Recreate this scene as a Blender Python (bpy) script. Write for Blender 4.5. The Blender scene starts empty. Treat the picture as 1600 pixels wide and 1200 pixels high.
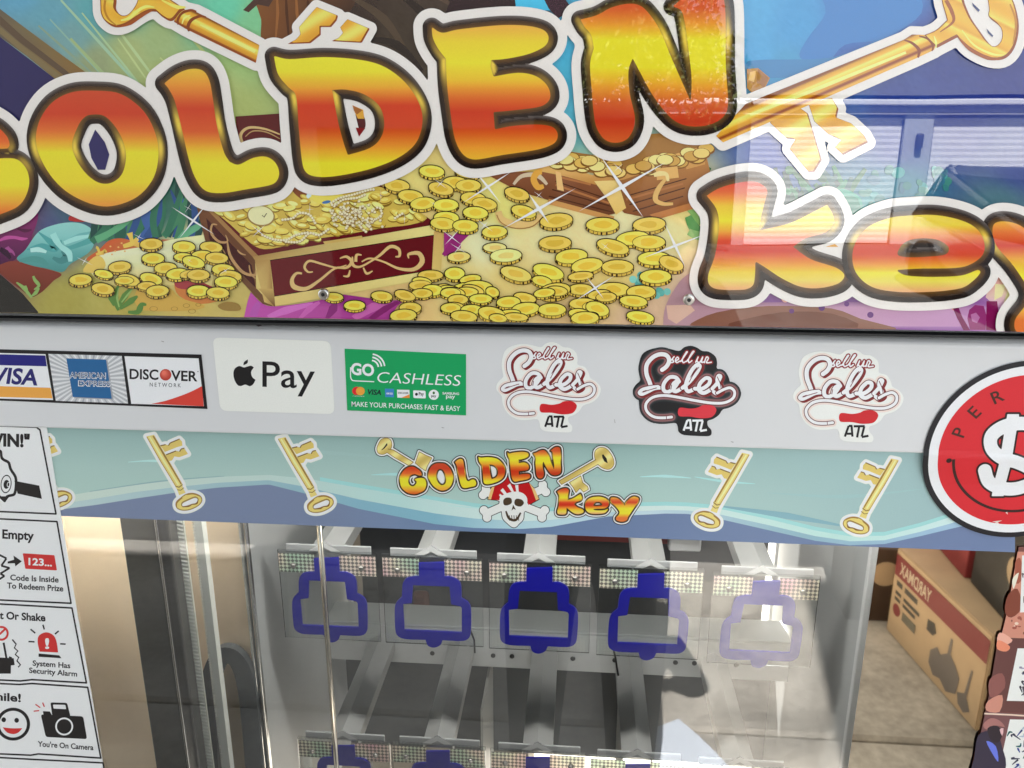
import bpy, bmesh, math, random
import numpy as np
from mathutils import Vector, Matrix
from mathutils.geometry import tessellate_polygon
R_ = math.radians
rnd = random.Random(7)
nrs = np.random.RandomState(5)
SC = bpy.context.scene
COL = SC.collection

# ------------------------------------------------------------------ camera
YAW, PIT, FPX = R_(4.7), R_(16.6), 1300.0
CAM = np.array([0, -.65, 1.75])
cd = bpy.data.cameras.new('camera'); cam = bpy.data.objects.new('camera', cd); COL.objects.link(cam)
cam.location = CAM; cam.rotation_euler = (math.pi/2 - PIT, 0, YAW)
cd.sensor_width = 36; cd.lens = 36*FPX/1600; cd.clip_start = .01; cd.clip_end = 500
SC.camera = cam
# ------------------------------------------------------------------ daylight
SUN_EL, SUN_AZ = R_(56), R_(-8)
w = bpy.data.worlds.new('World'); SC.world = w; w.use_nodes = True
nt = w.node_tree; bg = nt.nodes['Background']
sky = nt.nodes.new('ShaderNodeTexSky'); sky.sky_type = 'NISHITA'; sky.sun_disc = False
sky.sun_elevation = SUN_EL; sky.sun_rotation = SUN_AZ
hs = nt.nodes.new('ShaderNodeHueSaturation'); hs.inputs['Saturation'].default_value = .30; hs.inputs['Hue'].default_value = .48
nt.links.new(sky.outputs[0], hs.inputs['Color']); nt.links.new(hs.outputs[0], bg.inputs[0])
bg.inputs[1].default_value = .075
sl = bpy.data.lights.new('sun', 'SUN'); so = bpy.data.objects.new('sun', sl); COL.objects.link(so)
sl.energy = 5.0; sl.angle = R_(.5); sl.color = (1, .965, .91)
sd = Vector((math.sin(SUN_AZ)*math.cos(SUN_EL), math.cos(SUN_AZ)*math.cos(SUN_EL), math.sin(SUN_EL)))
so.rotation_euler = sd.to_track_quat('Z', 'Y').to_euler(); so.location = (2, 4, 8)
SC.view_settings.view_transform = 'Standard'; SC.view_settings.look = 'None'
SC.view_settings.exposure = EXPO = 2.72
SC.view_settings.gamma = 1
SC.render.engine = 'CYCLES'
SC.cycles.use_denoising = True
SC.cycles.max_bounces = 10; SC.cycles.transparent_max_bounces = 24; SC.cycles.glossy_bounces = 6
SC.cycles.caustics_reflective = False; SC.cycles.caustics_refractive = False

# ------------------------------------------------------------------ geometry of the front plane
_r = np.array([math.cos(YAW), math.sin(YAW), 0])
_f = np.array([-math.sin(YAW)*math.cos(PIT), math.cos(YAW)*math.cos(PIT), -math.sin(PIT)])
_u = np.cross(_r, _f)
def P(x, y, d=0.):
    """points of the upright plane y = d (d may be an array) seen along the photo directions x, y"""
    x = np.asarray(x, float); y = np.asarray(y, float)
    v = _r*((x-800)/FPX)[..., None] + _u*((600-y)/FPX)[..., None] + _f
    return CAM + v*((d-CAM[1])/v[..., 1])[..., None]
def P1(x, y, d=0.): return Vector(P(x, y, d))

# ------------------------------------------------------------------ colours and materials
def lin(c):
    c = np.asarray(c, float)/255
    return np.where(c <= .04045, c/12.92, ((c+.055)/1.055)**2.4)
KEXP = .78
def pc(c):  # print colour: what the ink shows under the even shade of the photo
    return np.clip(lin(c)/KEXP, 0, .88)
MATS = {}
def newmat(n):
    m = bpy.data.materials.new(n); m.use_nodes = True; MATS[n] = m
    return m, m.node_tree, m.node_tree.nodes['Principled BSDF']
def mat(n, col, rough=.5, metal=0, noise=0, nscale=30, coat=0, bump=0, bscale=200, spec=.5):
    if n in MATS: return MATS[n]
    m, t, b = newmat(n)
    b.inputs['Base Color'].default_value = (*col, 1); b.inputs['Roughness'].default_value = rough
    b.inputs['Metallic'].default_value = metal; b.inputs['Coat Weight'].default_value = coat
    b.inputs['Specular IOR Level'].default_value = spec
    tc = t.nodes.new('ShaderNodeTexCoord')
    if noise:
        nz = t.nodes.new('ShaderNodeTexNoise'); nz.inputs['Scale'].default_value = nscale; nz.inputs['Detail'].default_value = 6
        mr = t.nodes.new('ShaderNodeMapRange'); mr.inputs['From Min'].default_value = .3; mr.inputs['From Max'].default_value = .7
        mr.inputs['To Min'].default_value = 1-noise; mr.inputs['To Max'].default_value = 1+noise
        mx = t.nodes.new('ShaderNodeVectorMath'); mx.operation = 'SCALE'; mx.inputs[0].default_value = col
        t.links.new(tc.outputs['Object'], nz.inputs['Vector']); t.links.new(nz.outputs['Fac'], mr.inputs['Value'])
        t.links.new(mr.outputs[0], mx.inputs['Scale']); t.links.new(mx.outputs[0], b.inputs['Base Color'])
    if bump:
        n2 = t.nodes.new('ShaderNodeTexNoise'); n2.inputs['Scale'].default_value = bscale; n2.inputs['Detail'].default_value = 3
        bp = t.nodes.new('ShaderNodeBump'); bp.inputs['Strength'].default_value = bump; bp.inputs['Distance'].default_value = .002
        t.links.new(tc.outputs['Object'], n2.inputs['Vector']); t.links.new(n2.outputs['Fac'], bp.inputs['Height'])
        t.links.new(bp.outputs[0], b.inputs['Normal'])
    return m
def printmat(n, rough, spec, coat=0, wave=0, wscale=9, grain=.02):
    m, t, b = newmat(n)
    at = t.nodes.new('ShaderNodeAttribute'); at.attribute_name = 'Col'
    tc = t.nodes.new('ShaderNodeTexCoord')
    nz = t.nodes.new('ShaderNodeTexNoise'); nz.inputs['Scale'].default_value = 900; nz.inputs['Detail'].default_value = 2
    mr = t.nodes.new('ShaderNodeMapRange'); mr.inputs['From Min'].default_value = .3; mr.inputs['From Max'].default_value = .7
    mr.inputs['To Min'].default_value = 1-grain; mr.inputs['To Max'].default_value = 1+grain
    mx = t.nodes.new('ShaderNodeVectorMath'); mx.operation = 'SCALE'
    t.links.new(tc.outputs['Object'], nz.inputs['Vector']); t.links.new(nz.outputs['Fac'], mr.inputs['Value'])
    t.links.new(at.outputs['Color'], mx.inputs[0]); t.links.new(mr.outputs[0], mx.inputs['Scale'])
    t.links.new(mx.outputs[0], b.inputs['Base Color'])
    b.inputs['Roughness'].default_value = rough; b.inputs['Specular IOR Level'].default_value = spec
    if coat: b.inputs['Coat Weight'].default_value = coat; b.inputs['Coat Roughness'].default_value = .01; b.inputs['Coat IOR'].default_value = 1.85
    if wave:
        n2 = t.nodes.new('ShaderNodeTexNoise'); n2.inputs['Scale'].default_value = wscale; n2.inputs['Detail'].default_value = 1
        bp = t.nodes.new('ShaderNodeBump'); bp.inputs['Strength'].default_value = wave; bp.inputs['Distance'].default_value = .004
        t.links.new(tc.outputs['Object'], n2.inputs['Vector']); t.links.new(n2.outputs['Fac'], bp.inputs['Height'])
        t.links.new(bp.outputs[0], b.inputs['Normal']); t.links.new(bp.outputs[0], b.inputs['Coat Normal'])
    return m
PR_GLOSS = printmat('acrylic_print', .3, .0, coat=1, wave=.05, wscale=7)
PR_VINYL = printmat('vinyl_print', .38, .35, wave=.08, wscale=25, grain=.02)
PR_DECAL = printmat('decal_print', .3, .4, wave=.1, wscale=14, grain=.02)

def glassmat(n, ior, tint=(1, 1, 1), rough=.004, gcol=(1, 1, 1)):
    m, t, b = newmat(n); t.nodes.remove(b); out = t.nodes['Material Output']
    fr = t.nodes.new('ShaderNodeFresnel'); fr.inputs['IOR'].default_value = ior
    tr = t.nodes.new('ShaderNodeBsdfTransparent'); tr.inputs[0].default_value = (*tint, 1)
    gl = t.nodes.new('ShaderNodeBsdfGlossy'); gl.inputs['Roughness'].default_value = rough; gl.inputs[0].default_value = (*gcol, 1)
    mx = t.nodes.new('ShaderNodeMixShader')
    t.links.new(fr.outputs[0], mx.inputs[0]); t.links.new(tr.outputs[0], mx.inputs[1]); t.links.new(gl.outputs[0], mx.inputs[2])
    t.links.new(mx.outputs[0], out.inputs[0])
    return m

# ------------------------------------------------------------------ objects
def link(o, parent=None):
    COL.objects.link(o)
    if parent is not None: o.parent = parent
    return o
def tag(o, label=None, cat=None, group=None, kind=None):
    if label: o['label'] = label
    if cat: o['category'] = cat
    if group: o['group'] = group
    if kind: o['kind'] = kind
    return o
def empty(name, loc, label, cat, group=None):
    o = bpy.data.objects.new(name, None); o.empty_display_size = .02; COL.objects.link(o); o.location = loc
    return tag(o, label, cat, group)
def place(o, parent):
    """keep world coordinates of a child mesh under a moved empty"""
    if parent is not None:
        o.parent = parent; o.matrix_parent_inverse = Matrix.Translation(-Vector(parent.location)) if parent.parent is None else Matrix.Identity(4)
    return o
def mesh_obj(name, verts, faces, material, parent=None, smooth=False):
    me = bpy.data.meshes.new(name); me.from_pydata([tuple(v) for v in verts], [], faces); me.update()
    o = bpy.data.objects.new(name, me); COL.objects.link(o)
    if material: me.materials.append(material)
    if smooth: me.polygons.foreach_set('use_smooth', [True]*len(me.polygons))
    if parent is not None:
        rootloc = Vector((0, 0, 0)); q = parent
        while q is not None: rootloc += Vector(q.location); q = q.parent
        o.parent = parent; me.transform(Matrix.Translation(-rootloc))
    return o
def bm_obj(name, bm, material, parent=None, smooth=False):
    vs = [v.co.copy() for v in bm.verts]; bm.verts.index_update(); fs = [[v.index for v in f.verts] for f in bm.faces]
    bm.free()
    return mesh_obj(name, vs, fs, material, parent, smooth)
def box(name, lo, hi, material, parent=None, bevel=0, rot=None, segs=2):
    bm = bmesh.new(); bmesh.ops.create_cube(bm, size=1)
    lo = Vector(lo); hi = Vector(hi)
    for v in bm.verts: v.co = Vector(((v.co[i]+.5)*(hi[i]-lo[i])+lo[i] for i in range(3)))
    if bevel: bmesh.ops.bevel(bm, geom=bm.edges[:], offset=bevel, segments=segs, affect='EDGES', profile=.5)
    if rot:
        c = (lo+hi)/2
        bmesh.ops.rotate(bm, cent=c, matrix=rot, verts=bm.verts)
    return bm_obj(name, bm, material, parent)
def tube(name, pts, r, material, parent=None, seg=12, cap=True):
    bm = bmesh.new(); pts = [Vector(p) for p in pts]; rings = []
    for i, p in enumerate(pts):
        t = (pts[min(i+1, len(pts)-1)]-pts[max(i-1, 0)]).normalized()
        a = t.orthogonal().normalized() if i == 0 else (pa - t*pa.dot(t)).normalized()
        pa = a; b = t.cross(a); rr = r[i] if hasattr(r, '__len__') else r
        rings.append([bm.verts.new(p+(a*math.cos(k*math.tau/seg)+b*math.sin(k*math.tau/seg))*rr) for k in range(seg)])
    for A, B in zip(rings, rings[1:]):
        for k in range(seg): bm.faces.new((A[k], A[(k+1) % seg], B[(k+1) % seg], B[k]))
    if cap: bm.faces.new(rings[0][::-1]); bm.faces.new(rings[-1])
    return bm_obj(name, bm, material, parent, True)
def dup(root, shift):
    r = root.copy(); COL.objects.link(r); r.location = Vector(root.location)+Vector(shift)
    for ch in root.children:
        c = ch.copy(); COL.objects.link(c); c.parent = r
        for g in ch.children:
            d = g.copy(); COL.objects.link(d); d.parent = c
    return r

# ------------------------------------------------------------------ flat printed artwork: thin ink layers on a plane
def xf(x0, y0, s):  # enlarged-detail coordinates -> photo coordinates
    return lambda pts: [(x0+p[0]/s, y0+p[1]/s, *p[2:]) for p in pts]
def smooth(pts, n=6, closed=True):
    """Catmull-Rom; a third value 1 marks a sharp corner"""
    N = len(pts); A = np.array([p[:2] for p in pts], float); co = [len(p) > 2 and p[2] for p in pts]; out = []
    for i in range(N if closed else N-1):
        j = (i+1) % N; h = (i-1) % N; k = (i+2) % N
        if not closed: h = max(i-1, 0); k = min(i+2, N-1)
        m1 = (A[j]-A[h])/2 if not co[i] else (A[j]-A[i])*.6
        m2 = (A[k]-A[i])/2 if not co[j] else (A[j]-A[i])*.6
        L = np.linalg.norm(A[j]-A[i])
        for m in (m1, m2):
            l = np.linalg.norm(m)
            if l > L*1.2: m *= L*1.2/l
        for t in np.arange(n)/n:
            out.append((2*t**3-3*t**2+1)*A[i]+(t**3-2*t**2+t)*m1+(-2*t**3+3*t**2)*A[j]+(t**3-t**2)*m2)
    if not closed: out.append(A[-1])
    return np.array(out)
def seg_dist(X, Y, a, b, taper=None):
    ax, ay = a[:2]; dx, dy = b[0]-ax, b[1]-ay; L = dx*dx+dy*dy+1e-9
    t = np.clip(((X-ax)*dx+(Y-ay)*dy)/L, 0, 1)
    d = np.hypot(X-ax-t*dx, Y-ay-t*dy)
    return d - (taper[0]*(1-t)+taper[1]*t) if taper is not None else d
def sd_poly(pts, X, Y):
    d = np.full(X.shape, 1e9); ins = np.zeros(X.shape, bool); n = len(pts)
    for i in range(n):
        a, b = pts[i], pts[(i+1) % n]
        d = np.minimum(d, seg_dist(X, Y, a, b))
        if a[1] != b[1]:
            c = ((a[1] > Y) != (b[1] > Y)) & (X < (b[0]-a[0])*(Y-a[1])/(b[1]-a[1])+a[0])
            ins ^= c
    return np.where(ins, -d, d)
def sd_line(pts, r, X, Y):
    d = np.full(X.shape, 1e9)
    for i in range(len(pts)-1):
        rr = (r[i], r[i+1]) if hasattr(r, '__len__') else (r, r)
        d = np.minimum(d, seg_dist(X, Y, pts[i], pts[i+1], rr))
    return d
class Field:
    def __init__(s, x0, y0, x1, y1, step):
        s.x = np.arange(x0, x1+step, step); s.y = np.arange(y0, y1+step, step); s.X, s.Y = np.meshgrid(s.x, s.y)
        s.S = np.full(s.X.shape, 1e9)
    @staticmethod
    def around(pts, pad, step):
        A = np.array([p[:2] for p in pts]); return Field(A[:, 0].min()-pad, A[:, 1].min()-pad, A[:, 0].max()+pad, A[:, 1].max()+pad, step)
    def poly(s, pts, holes=()):
        d = sd_poly(pts, s.X, s.Y)
        for h in holes: d = np.maximum(d, -sd_poly(h, s.X, s.Y))
        s.S = np.minimum(s.S, d); return s
    def line(s, pts, r): s.S = np.minimum(s.S, sd_line(pts, r, s.X, s.Y)); return s
    def cut(s, pts): s.S = np.maximum(s.S, -sd_poly(pts, s.X, s.Y)); return s
LAY = .000025
class Art:
    """collects inked areas; every area lies on its own thin layer in front of plane y = d"""
    def __init__(s, d, base=1, clip=None): s.clip = clip; s.d = d; s.k = base; s.V = []; s.F = []; s.C = []; s.n = 0
    def up(s, n=1): s.k += n; return s
    def _add(s, px, py, faces, col):
        s.k += .03
        if s.clip: py = np.minimum(np.asarray(py, float), s.clip(np.asarray(px, float)))
        V = P(px, py, s.d - s.k*LAY); px = np.asarray(px, float); py = np.asarray(py, float)
        C = np.broadcast_to(pc(col(px, py)) if callable(col) else pc(col), (len(px), 3))
        s.V.append(V); s.C.append(C); s.F += [[i+s.n for i in f] for f in faces]; s.n += len(V)
    def iso(s, fld, level, col, colS=None):
        S = fld.S; ins = S < level; H, W = S.shape
        idx = np.full(S.shape, -1); q = ins; idx[q] = np.arange(q.sum())
        px = list(fld.X[q]); py = list(fld.Y[q]); faces = []
        c = ins[:-1, :-1].astype(int)+ins[:-1, 1:]+ins[1:, 1:]+ins[1:, :-1]
        ii, jj = np.where(c == 4)
        faces += np.stack([idx[ii, jj], idx[ii, jj+1], idx[ii+1, jj+1], idx[ii+1, jj]], 1).tolist()
        ed = {}
        def cross(a, b):
            k = (a, b) if a < b else (b, a)
            if k not in ed:
                sa, sb = S[a]-level, S[b]-level; t = sa/(sa-sb)
                px.append(fld.X[a]+(fld.X[b]-fld.X[a])*t); py.append(fld.Y[a]+(fld.Y[b]-fld.Y[a])*t); ed[k] = len(px)-1
            return ed[k]
        ii, jj = np.where((c > 0) & (c < 4))
        for i, j in zip(ii.tolist(), jj.tolist()):
            cs = ((i, j), (i, j+1), (i+1, j+1), (i+1, j)); f = []
            for a in range(4):
                A, B = cs[a], cs[(a+1) % 4]
                if ins[A]: f.append(int(idx[A]))
                if ins[A] != ins[B]: f.append(cross(A, B))
            if len(f) >= 3: faces.append(f)
        s._add(px, py, faces, col if colS is None else colS); return s
    def poly(s, pts, col):
        pts = [p[:2] for p in pts]; n = len(pts)
        if n == 4 or n == 3:
            fs = [list(range(n))]
        else: fs = [list(t) for t in tessellate_polygon([[Vector((p[0], p[1], 0)) for p in pts]])]
        s._add([p[0] for p in pts], [p[1] for p in pts], fs, col); return s
    def ell(s, cx, cy, rx, ry, col, tilt=0, n=20):
        a = np.arange(n)*math.tau/n; x = rx*np.cos(a); y = ry*np.sin(a); c, q = math.cos(tilt), math.sin(tilt)
        s._add(cx+x*c-y*q, cy+x*q+y*c, [list(range(n))], col); return s
    def ring(s, cx, cy, r0, r1, col, n=40, asp=1, a0=0, a1=math.tau):
        a = np.linspace(a0, a1, n+1); x = np.concatenate([cx+r0*np.cos(a), cx+r1*np.cos(a)]); y = np.concatenate([cy+r0*np.sin(a)*asp, cy+r1*np.sin(a)*asp])
        s._add(x, y, [[i, i+1, n+2+i, n+1+i] for i in range(n)], col); return s
    def stroke(s, pts, r, col, sm=True, closed=False):
        """flat ribbon along pts"""
        Q = smooth(pts, 5, closed) if sm else np.array([p[:2] for p in pts], float)
        if closed: Q = np.vstack([Q, Q[:1]])
        T = np.gradient(Q, axis=0); T /= np.linalg.norm(T, axis=1)[:, None]+1e-9; Nn = np.stack([-T[:, 1], T[:, 0]], 1)
        rr = np.interp(np.linspace(0, 1, len(Q)), np.linspace(0, 1, len(r)), r) if hasattr(r, '__len__') else np.full(len(Q), r)
        A = Q+Nn*rr[:, None]; B = Q-Nn*rr[:, None]; n = len(Q)
        s._add(np.concatenate([A[:, 0], B[:, 0]]), np.concatenate([A[:, 1], B[:, 1]]), [[i, i+1, n+i+1, n+i] for i in range(n-1)], col); return s
    def grid(s, x0, y0, x1, y1, step, col, keep=None):
        f = Field(x0, y0, x1, y1, step); H, W = f.X.shape
        I = np.arange(H*W).reshape(H, W); fs = np.stack([I[:-1, :-1], I[:-1, 1:], I[1:, 1:], I[1:, :-1]], -1).reshape(-1, 4)
        s._add(f.X.ravel(), f.Y.ravel(), fs.tolist(), col); return s
    def text(s, body, p0, p1, cap, col, bold=0, shear=0, capref='H', tracking=1):
        """ink from p0 to p1 (baseline ends), cap = height of a capital in photo units"""
        V, F = glyphs(body, bold, tracking)
        Vc, _ = glyphs(capref, bold, 1)
        u0, u1 = V[:, 0].min(), V[:, 0].max(); h = Vc[:, 1].max()
        A = np.array(p1, float)-np.array(p0, float); L = np.linalg.norm(A); N = np.array([A[1], -A[0]])/L
        N = np.array([-.04*0, -1.0])*1.0 if abs(A[1]) < .3*L else N
        v = V[:, 1]/h*cap
        q = np.array(p0)+np.outer((V[:, 0]-u0)/(u1-u0), A)+np.outer(v, N)+np.outer(v*shear, A/L)
        s._add(q[:, 0], q[:, 1], F, col); return s
    def build(s, name, material, parent=None):
        V = np.concatenate(s.V); C = np.concatenate(s.C)
        o = mesh_obj(name, V, s.F, material, parent)
        ca = o.data.color_attributes.new('Col', 'FLOAT_COLOR', 'POINT')
        ca.data.foreach_set('color', np.concatenate([C, np.ones((len(C), 1))], 1).astype(np.float32).ravel())
        return o
_GC = {}
def glyphs(body, bold=0, tracking=1):
    k = (body, bold, tracking)
    if k not in _GC:
        c = bpy.data.curves.new('lettering', 'FONT'); c.body = body; c.size = 1; c.offset = bold; c.resolution_u = 4; c.space_character = tracking
        o = bpy.data.objects.new('lettering', c); COL.objects.link(o)
        bpy.context.view_layer.update()
        dg = bpy.context.evaluated_depsgraph_get(); me = bpy.data.meshes.new_from_object(o.evaluated_get(dg))
        V = np.array([v.co[:2] for v in me.vertices]); F = [list(p.vertices) for p in me.polygons]
        bpy.data.objects.remove(o); bpy.data.curves.remove(c); bpy.data.meshes.remove(me)
        _GC[k] = (V, F)
    return _GC[k]
def ramp(stops):
    ks = np.array([a for a, _ in stops], float); cs = np.array([c for _, c in stops], float)
    return lambda t: np.stack([np.interp(t, ks, cs[:, i]) for i in range(3)], -1)
def vgrad(stops, slope=0.):
    r = ramp(stops); return lambda x, y: r(y+slope*x)

# ================================================================== ground and the far side of the lot (seen mirrored in the glass)
KERB_Y = -2.45
def concrete(n, base, joint):
    m, t, b = newmat(n)
    tc = t.nodes.new('ShaderNodeTexCoord'); N = t.nodes.new
    n1 = N('ShaderNodeTexNoise'); n1.inputs['Scale'].default_value = 3; n1.inputs['Detail'].default_value = 8; n1.inputs['Roughness'].default_value = .65
    n2 = N('ShaderNodeTexNoise'); n2.inputs['Scale'].default_value = 38; n2.inputs['Detail'].default_value = 5
    ma = N('ShaderNodeMath'); ma.operation = 'MULTIPLY_ADD'; ma.inputs[1].default_value = .35
    cr = N('ShaderNodeValToRGB'); e = cr.color_ramp.elements
    e[0].position = .42; e[0].color = (*(base*.42), 1); e[1].position = .82; e[1].color = (*(base*1.15), 1)
    vo = N('ShaderNodeTexVoronoi'); vo.feature = 'DISTANCE_TO_EDGE'; vo.inputs['Scale'].default_value = .8
    n3 = N('ShaderNodeTexNoise'); n3.inputs['Scale'].default_value = 5; mx = N('ShaderNodeMixRGB'); mx.inputs[0].default_value = .12
    lt = N('ShaderNodeMath'); lt.operation = 'LESS_THAN'; lt.inputs[1].default_value = .004
    dk = N('ShaderNodeMixRGB'); dk.inputs[2].default_value = (*(base*.3), 1)
    L = t.links.new
    for q in (n1, n2, n3): L(tc.outputs['Object'], q.inputs['Vector'])
    L(n2.outputs['Fac'], ma.inputs[0]); L(n1.outputs['Fac'], ma.inputs[2]); L(ma.outputs[0], cr.inputs[0])
    L(tc.outputs['Object'], mx.inputs[1]); L(n3.outputs['Color'], mx.inputs[2]); L(mx.outputs[0], vo.inputs['Vector']); L(vo.outputs[0], lt.inputs[0])
    if joint: L(lt.outputs[0], dk.inputs[0])
    else: dk.inputs[0].default_value = 0
    L(cr.outputs[0], dk.inputs[1]); L(dk.outputs[0], b.inputs['Base Color']); b.inputs['Roughness'].default_value = .9
    return m
WALK = concrete('concrete_walk', np.array([.50, .465, .41]), False)
LOT = concrete('worn_asphalt', np.array([.10, .098, .095]), False)
o = mesh_obj('lot', [(-150, -150, -.15), (150, -150, -.15), (150, 150, -.15), (-150, 150, -.15)], [(0, 1, 2, 3)], LOT); tag(o, kind='structure')
# the walk is poured in bays with open joints between them
joints = [1.2, -.62, -1.53, KERB_Y]; bm = bmesh.new(); xs = [-14, 11.2]
wv, wf = [], []
for y1, y0 in zip([6]+joints, joints):
    for x0, x1 in zip(xs, xs[1:]):
        g = .006; n = len(wv)
        for z, q in ((-.14, 0), (-.012, 0), (0, .012)):
            wv += [(x0+g+q, y0+g+q, z), (x1-g-q, y0+g+q, z), (x1-g-q, y1-g-q, z), (x0+g+q, y1-g-q, z)]
        for a in (0, 4):
            for k in range(4): wf.append([n+a+k, n+a+(k+1) % 4, n+a+4+(k+1) % 4, n+a+4+k])
        wf.append([n+8, n+9, n+10, n+11])
tag(mesh_obj('sidewalk', wv, wf, WALK), kind='structure')
tag(box('kerb', (-14, KERB_Y-.15, -.149), (11.2, KERB_Y-.002, .002), mat('kerb_concrete', (.4, .38, .35), .9, noise=.2, nscale=8), bevel=.012), kind='structure')

# ---- wall and deep canopy added for shade, flank wall added to darken reflections
WALLM = mat('shade_wall_render', (.34, .29, .23), .85, noise=.12, nscale=5, bump=.3, bscale=60)
swl = empty('shade_wall', (-3, .8, 0), 'plain tan rendered wall added behind the machine for shade', 'wall')
box('added_wall_face', (-9, .72, -.15), (-.08, .95, 4.8), WALLM, swl)
box('added_wall_face', (.49, .72, -.15), (7, .95, 4.8), WALLM, swl)
cn = empty('blocker', (-.5, -1.6, 2.95), 'deep flat canopy roof added over the walk to shade the machine', 'blocker')
box('blocker_slab', (-1.7, -3.4, 2.95), (-.08, .715, 3.15), mat('blocker_soffit', (.30, .29, .27), .8, noise=.08), cn)
box('fascia', (-1.7, -3.46, 2.85), (-.08, -3.402, 3.2), mat('blocker_fascia', (.22, .22, .22), .5), cn)
fw = empty('dark_blocker_wall', (-4.8, -4.6, -.15), 'dark brown brick wall added at the left to keep reflections dark', 'wall')
box('added_wall_face', (-4.1, -4.72, -.15), (-.02, -4.4, 2.55), mat('blocker_brick', (.022, .017, .014), .85, noise=.2, nscale=20), fw)
# ---- row of storage units opposite
WHITE = mat('white_painted_metal', (.74, .75, .76), .45, noise=.04, nscale=4)
GREYM = mat('grey_trim', (.36, .38, .40), .5, noise=.08)
su = empty('storage_building', (9, -15, -.15), 'long low white storage building with roll-up doors across the lot', 'building')
box('side_wall', (-2.2, -19, -.15), (2.74, -15.25, 2.12), mat('brown_brick', (.05, .035, .028), .8, noise=.2, nscale=14), su)
box('wall', (2.75, -19, -.15), (19, -15.2, 2.12), GREYM, su)
box('fascia', (-2.3, -15.4, 2.15), (19.1, -15.02, 2.36), mat('fascia', (.45, .48, .53), .5, noise=.05), su)
box('gutter', (-2.3, -15.0, 2.27), (19.1, -14.86, 2.37), WHITE, su, bevel=.02)
rv = [(-2.5, -14.95, 2.44), (19.3, -14.95, 2.44), (19.3, -19.2, 4.6), (-2.5, -19.2, 4.6), (-2.5, -19.2, 2.44), (19.3, -19.2, 2.44)]
mesh_obj('roof', rv, [(0, 1, 2, 3), (3, 2, 5, 4), (0, 3, 4), (1, 5, 2), (0, 4, 5, 1)], mat('shingles', (.10, .105, .115), .85, noise=.25, nscale=25), su)
dx0 = 5.82
dv = []
for k in range(-1, 4):
    a = max(dx0+k*3.35+.28, 2.95); b = dx0+(k+1)*3.35-.28
    v, f = [], []
    nz_ = 22
    for i in range(nz_+1):
        z = -.13+2.24*i/nz_
        for q, yy in ((0, -15.106), (.5, -15.10)):
            zz = z+q*2.24/nz_
            if zz > 2.10: continue
            n = len(v); v += [(a, yy, zz), (b, yy, zz)]
            if n: f.append([n-2, n-1, n+1, n])
    mesh_obj('roll_up_door', v, f, WHITE, su)
    box('jamb', (b+.02, -15.16, -.14), (b+.52, -15.02, 2.12), mat('jamb', (.42, .45, .47), .6, noise=.1), su)
    box('wall_lamp', (b+.22, -15.0, 1.55), (b+.34, -14.9, 1.8), mat('lamp_housing', (.05, .05, .055), .5), su, bevel=.03)

# ---- cars standing in the lot
def car(name, loc, heading, paint, label, L, Wd, H, hood, roof0, roof1):
    root = empty(name, loc, label, 'car')
    ca, sa = math.cos(heading), math.sin(heading)
    M = Matrix.Translation(Vector(loc)) @ Matrix.Rotation(heading, 4, 'Z')
    def T(vs): return [M @ Vector(v) for v in vs]
    def loft(nm, secs, m, close=True):
        bm = bmesh.new(); rr = []
        for s in secs: rr.append([bm.verts.new(p) for p in T(s)])
        n = len(rr[0])
        for A, B in zip(rr, rr[1:]):
            for k in range(n): bm.faces.new((A[k], A[(k+1) % n], B[(k+1) % n], B[k]))
        bm.faces.new(rr[0][::-1]); bm.faces.new(rr[-1]); bmesh.ops.recalc_face_normals(bm, faces=bm.faces)
        bmesh.ops.bevel(bm, geom=bm.edges[:], offset=.03, segments=2, affect='EDGES')
        return bm_obj(nm, bm, m, root, True)
    h = Wd/2; z1 = H*.58
    def sec(x, w_, zb, zt): return [(x, -w_, zb), (x, w_, zb), (x, w_*1.0, (zb+zt)*.55), (x, w_*.94, zt), (x, -w_*.94, zt), (x, -w_*1.0, (zb+zt)*.55)]
    loft('body', [sec(-L/2, h*.86, .4, z1*.86), sec(-L/2+.25, h*.97, .25, z1), sec(0, h, .22, z1), sec(L/2-hood, h, .22, z1), sec(L/2-.25, h*.95, .25, z1*.84), sec(L/2, h*.82, .36, z1*.7)], paint)
    def gsec(x, w_, zt): return [(x, -h*.93, z1-.02), (x, h*.93, z1-.02), (x, w_, zt), (x, -w_, zt)]
    loft('cabin', [gsec(-L/2+.12, h*.9, z1+.02), gsec(roof0, h*.74, H), gsec(roof1, h*.74, H), gsec(L/2-hood+.1, h*.9, z1+.02)], paint)
    gl = mat('car_glass', (.02, .022, .025), .03, spec=.8)
    for s in (-1, 1):
        mesh_obj('side_window', T([(-L/2+.55, s*h*.945, z1+.06), (L/2-hood-.35, s*h*.945, z1+.06), (roof1-.05, s*(h*.74+.03), H-.1), (roof0+.1, s*(h*.74+.03), H-.1)]), [(0, 1, 2, 3)], gl, root)
        for x in (-L/2+.8, L/2-.85):
            tube('wheel', T([(x, s*(h-.2), .33), (x, s*(h+.01), .33)]), .33, mat('tyre', (.02, .02, .02), .8), root, 24)
        box('tail_light', T([(-L/2-.02, s*h*.7-.12, z1*.8)])[0], T([(-L/2+.06, s*h*.7+.12, z1*.98)])[0], mat('tail_lamp', (.35, .02, .02), .2), root)
    for nm, xa, xb, ra, rb in (('rear_window', -L/2+.18, roof0-.06, 0, 0), ('windscreen', L/2-hood+.04, roof1+.05, 0, 0)):
        s = -1 if nm == 'rear_window' else 1
        mesh_obj(nm, T([(xa+s*.03, -h*.82, z1+.10), (xa+s*.03, h*.82, z1+.10), (xb+s*.03, h*.68, H-.06), (xb+s*.03, -h*.68, H-.06)]), [(0, 1, 2, 3)], gl, root)
    return root
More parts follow.
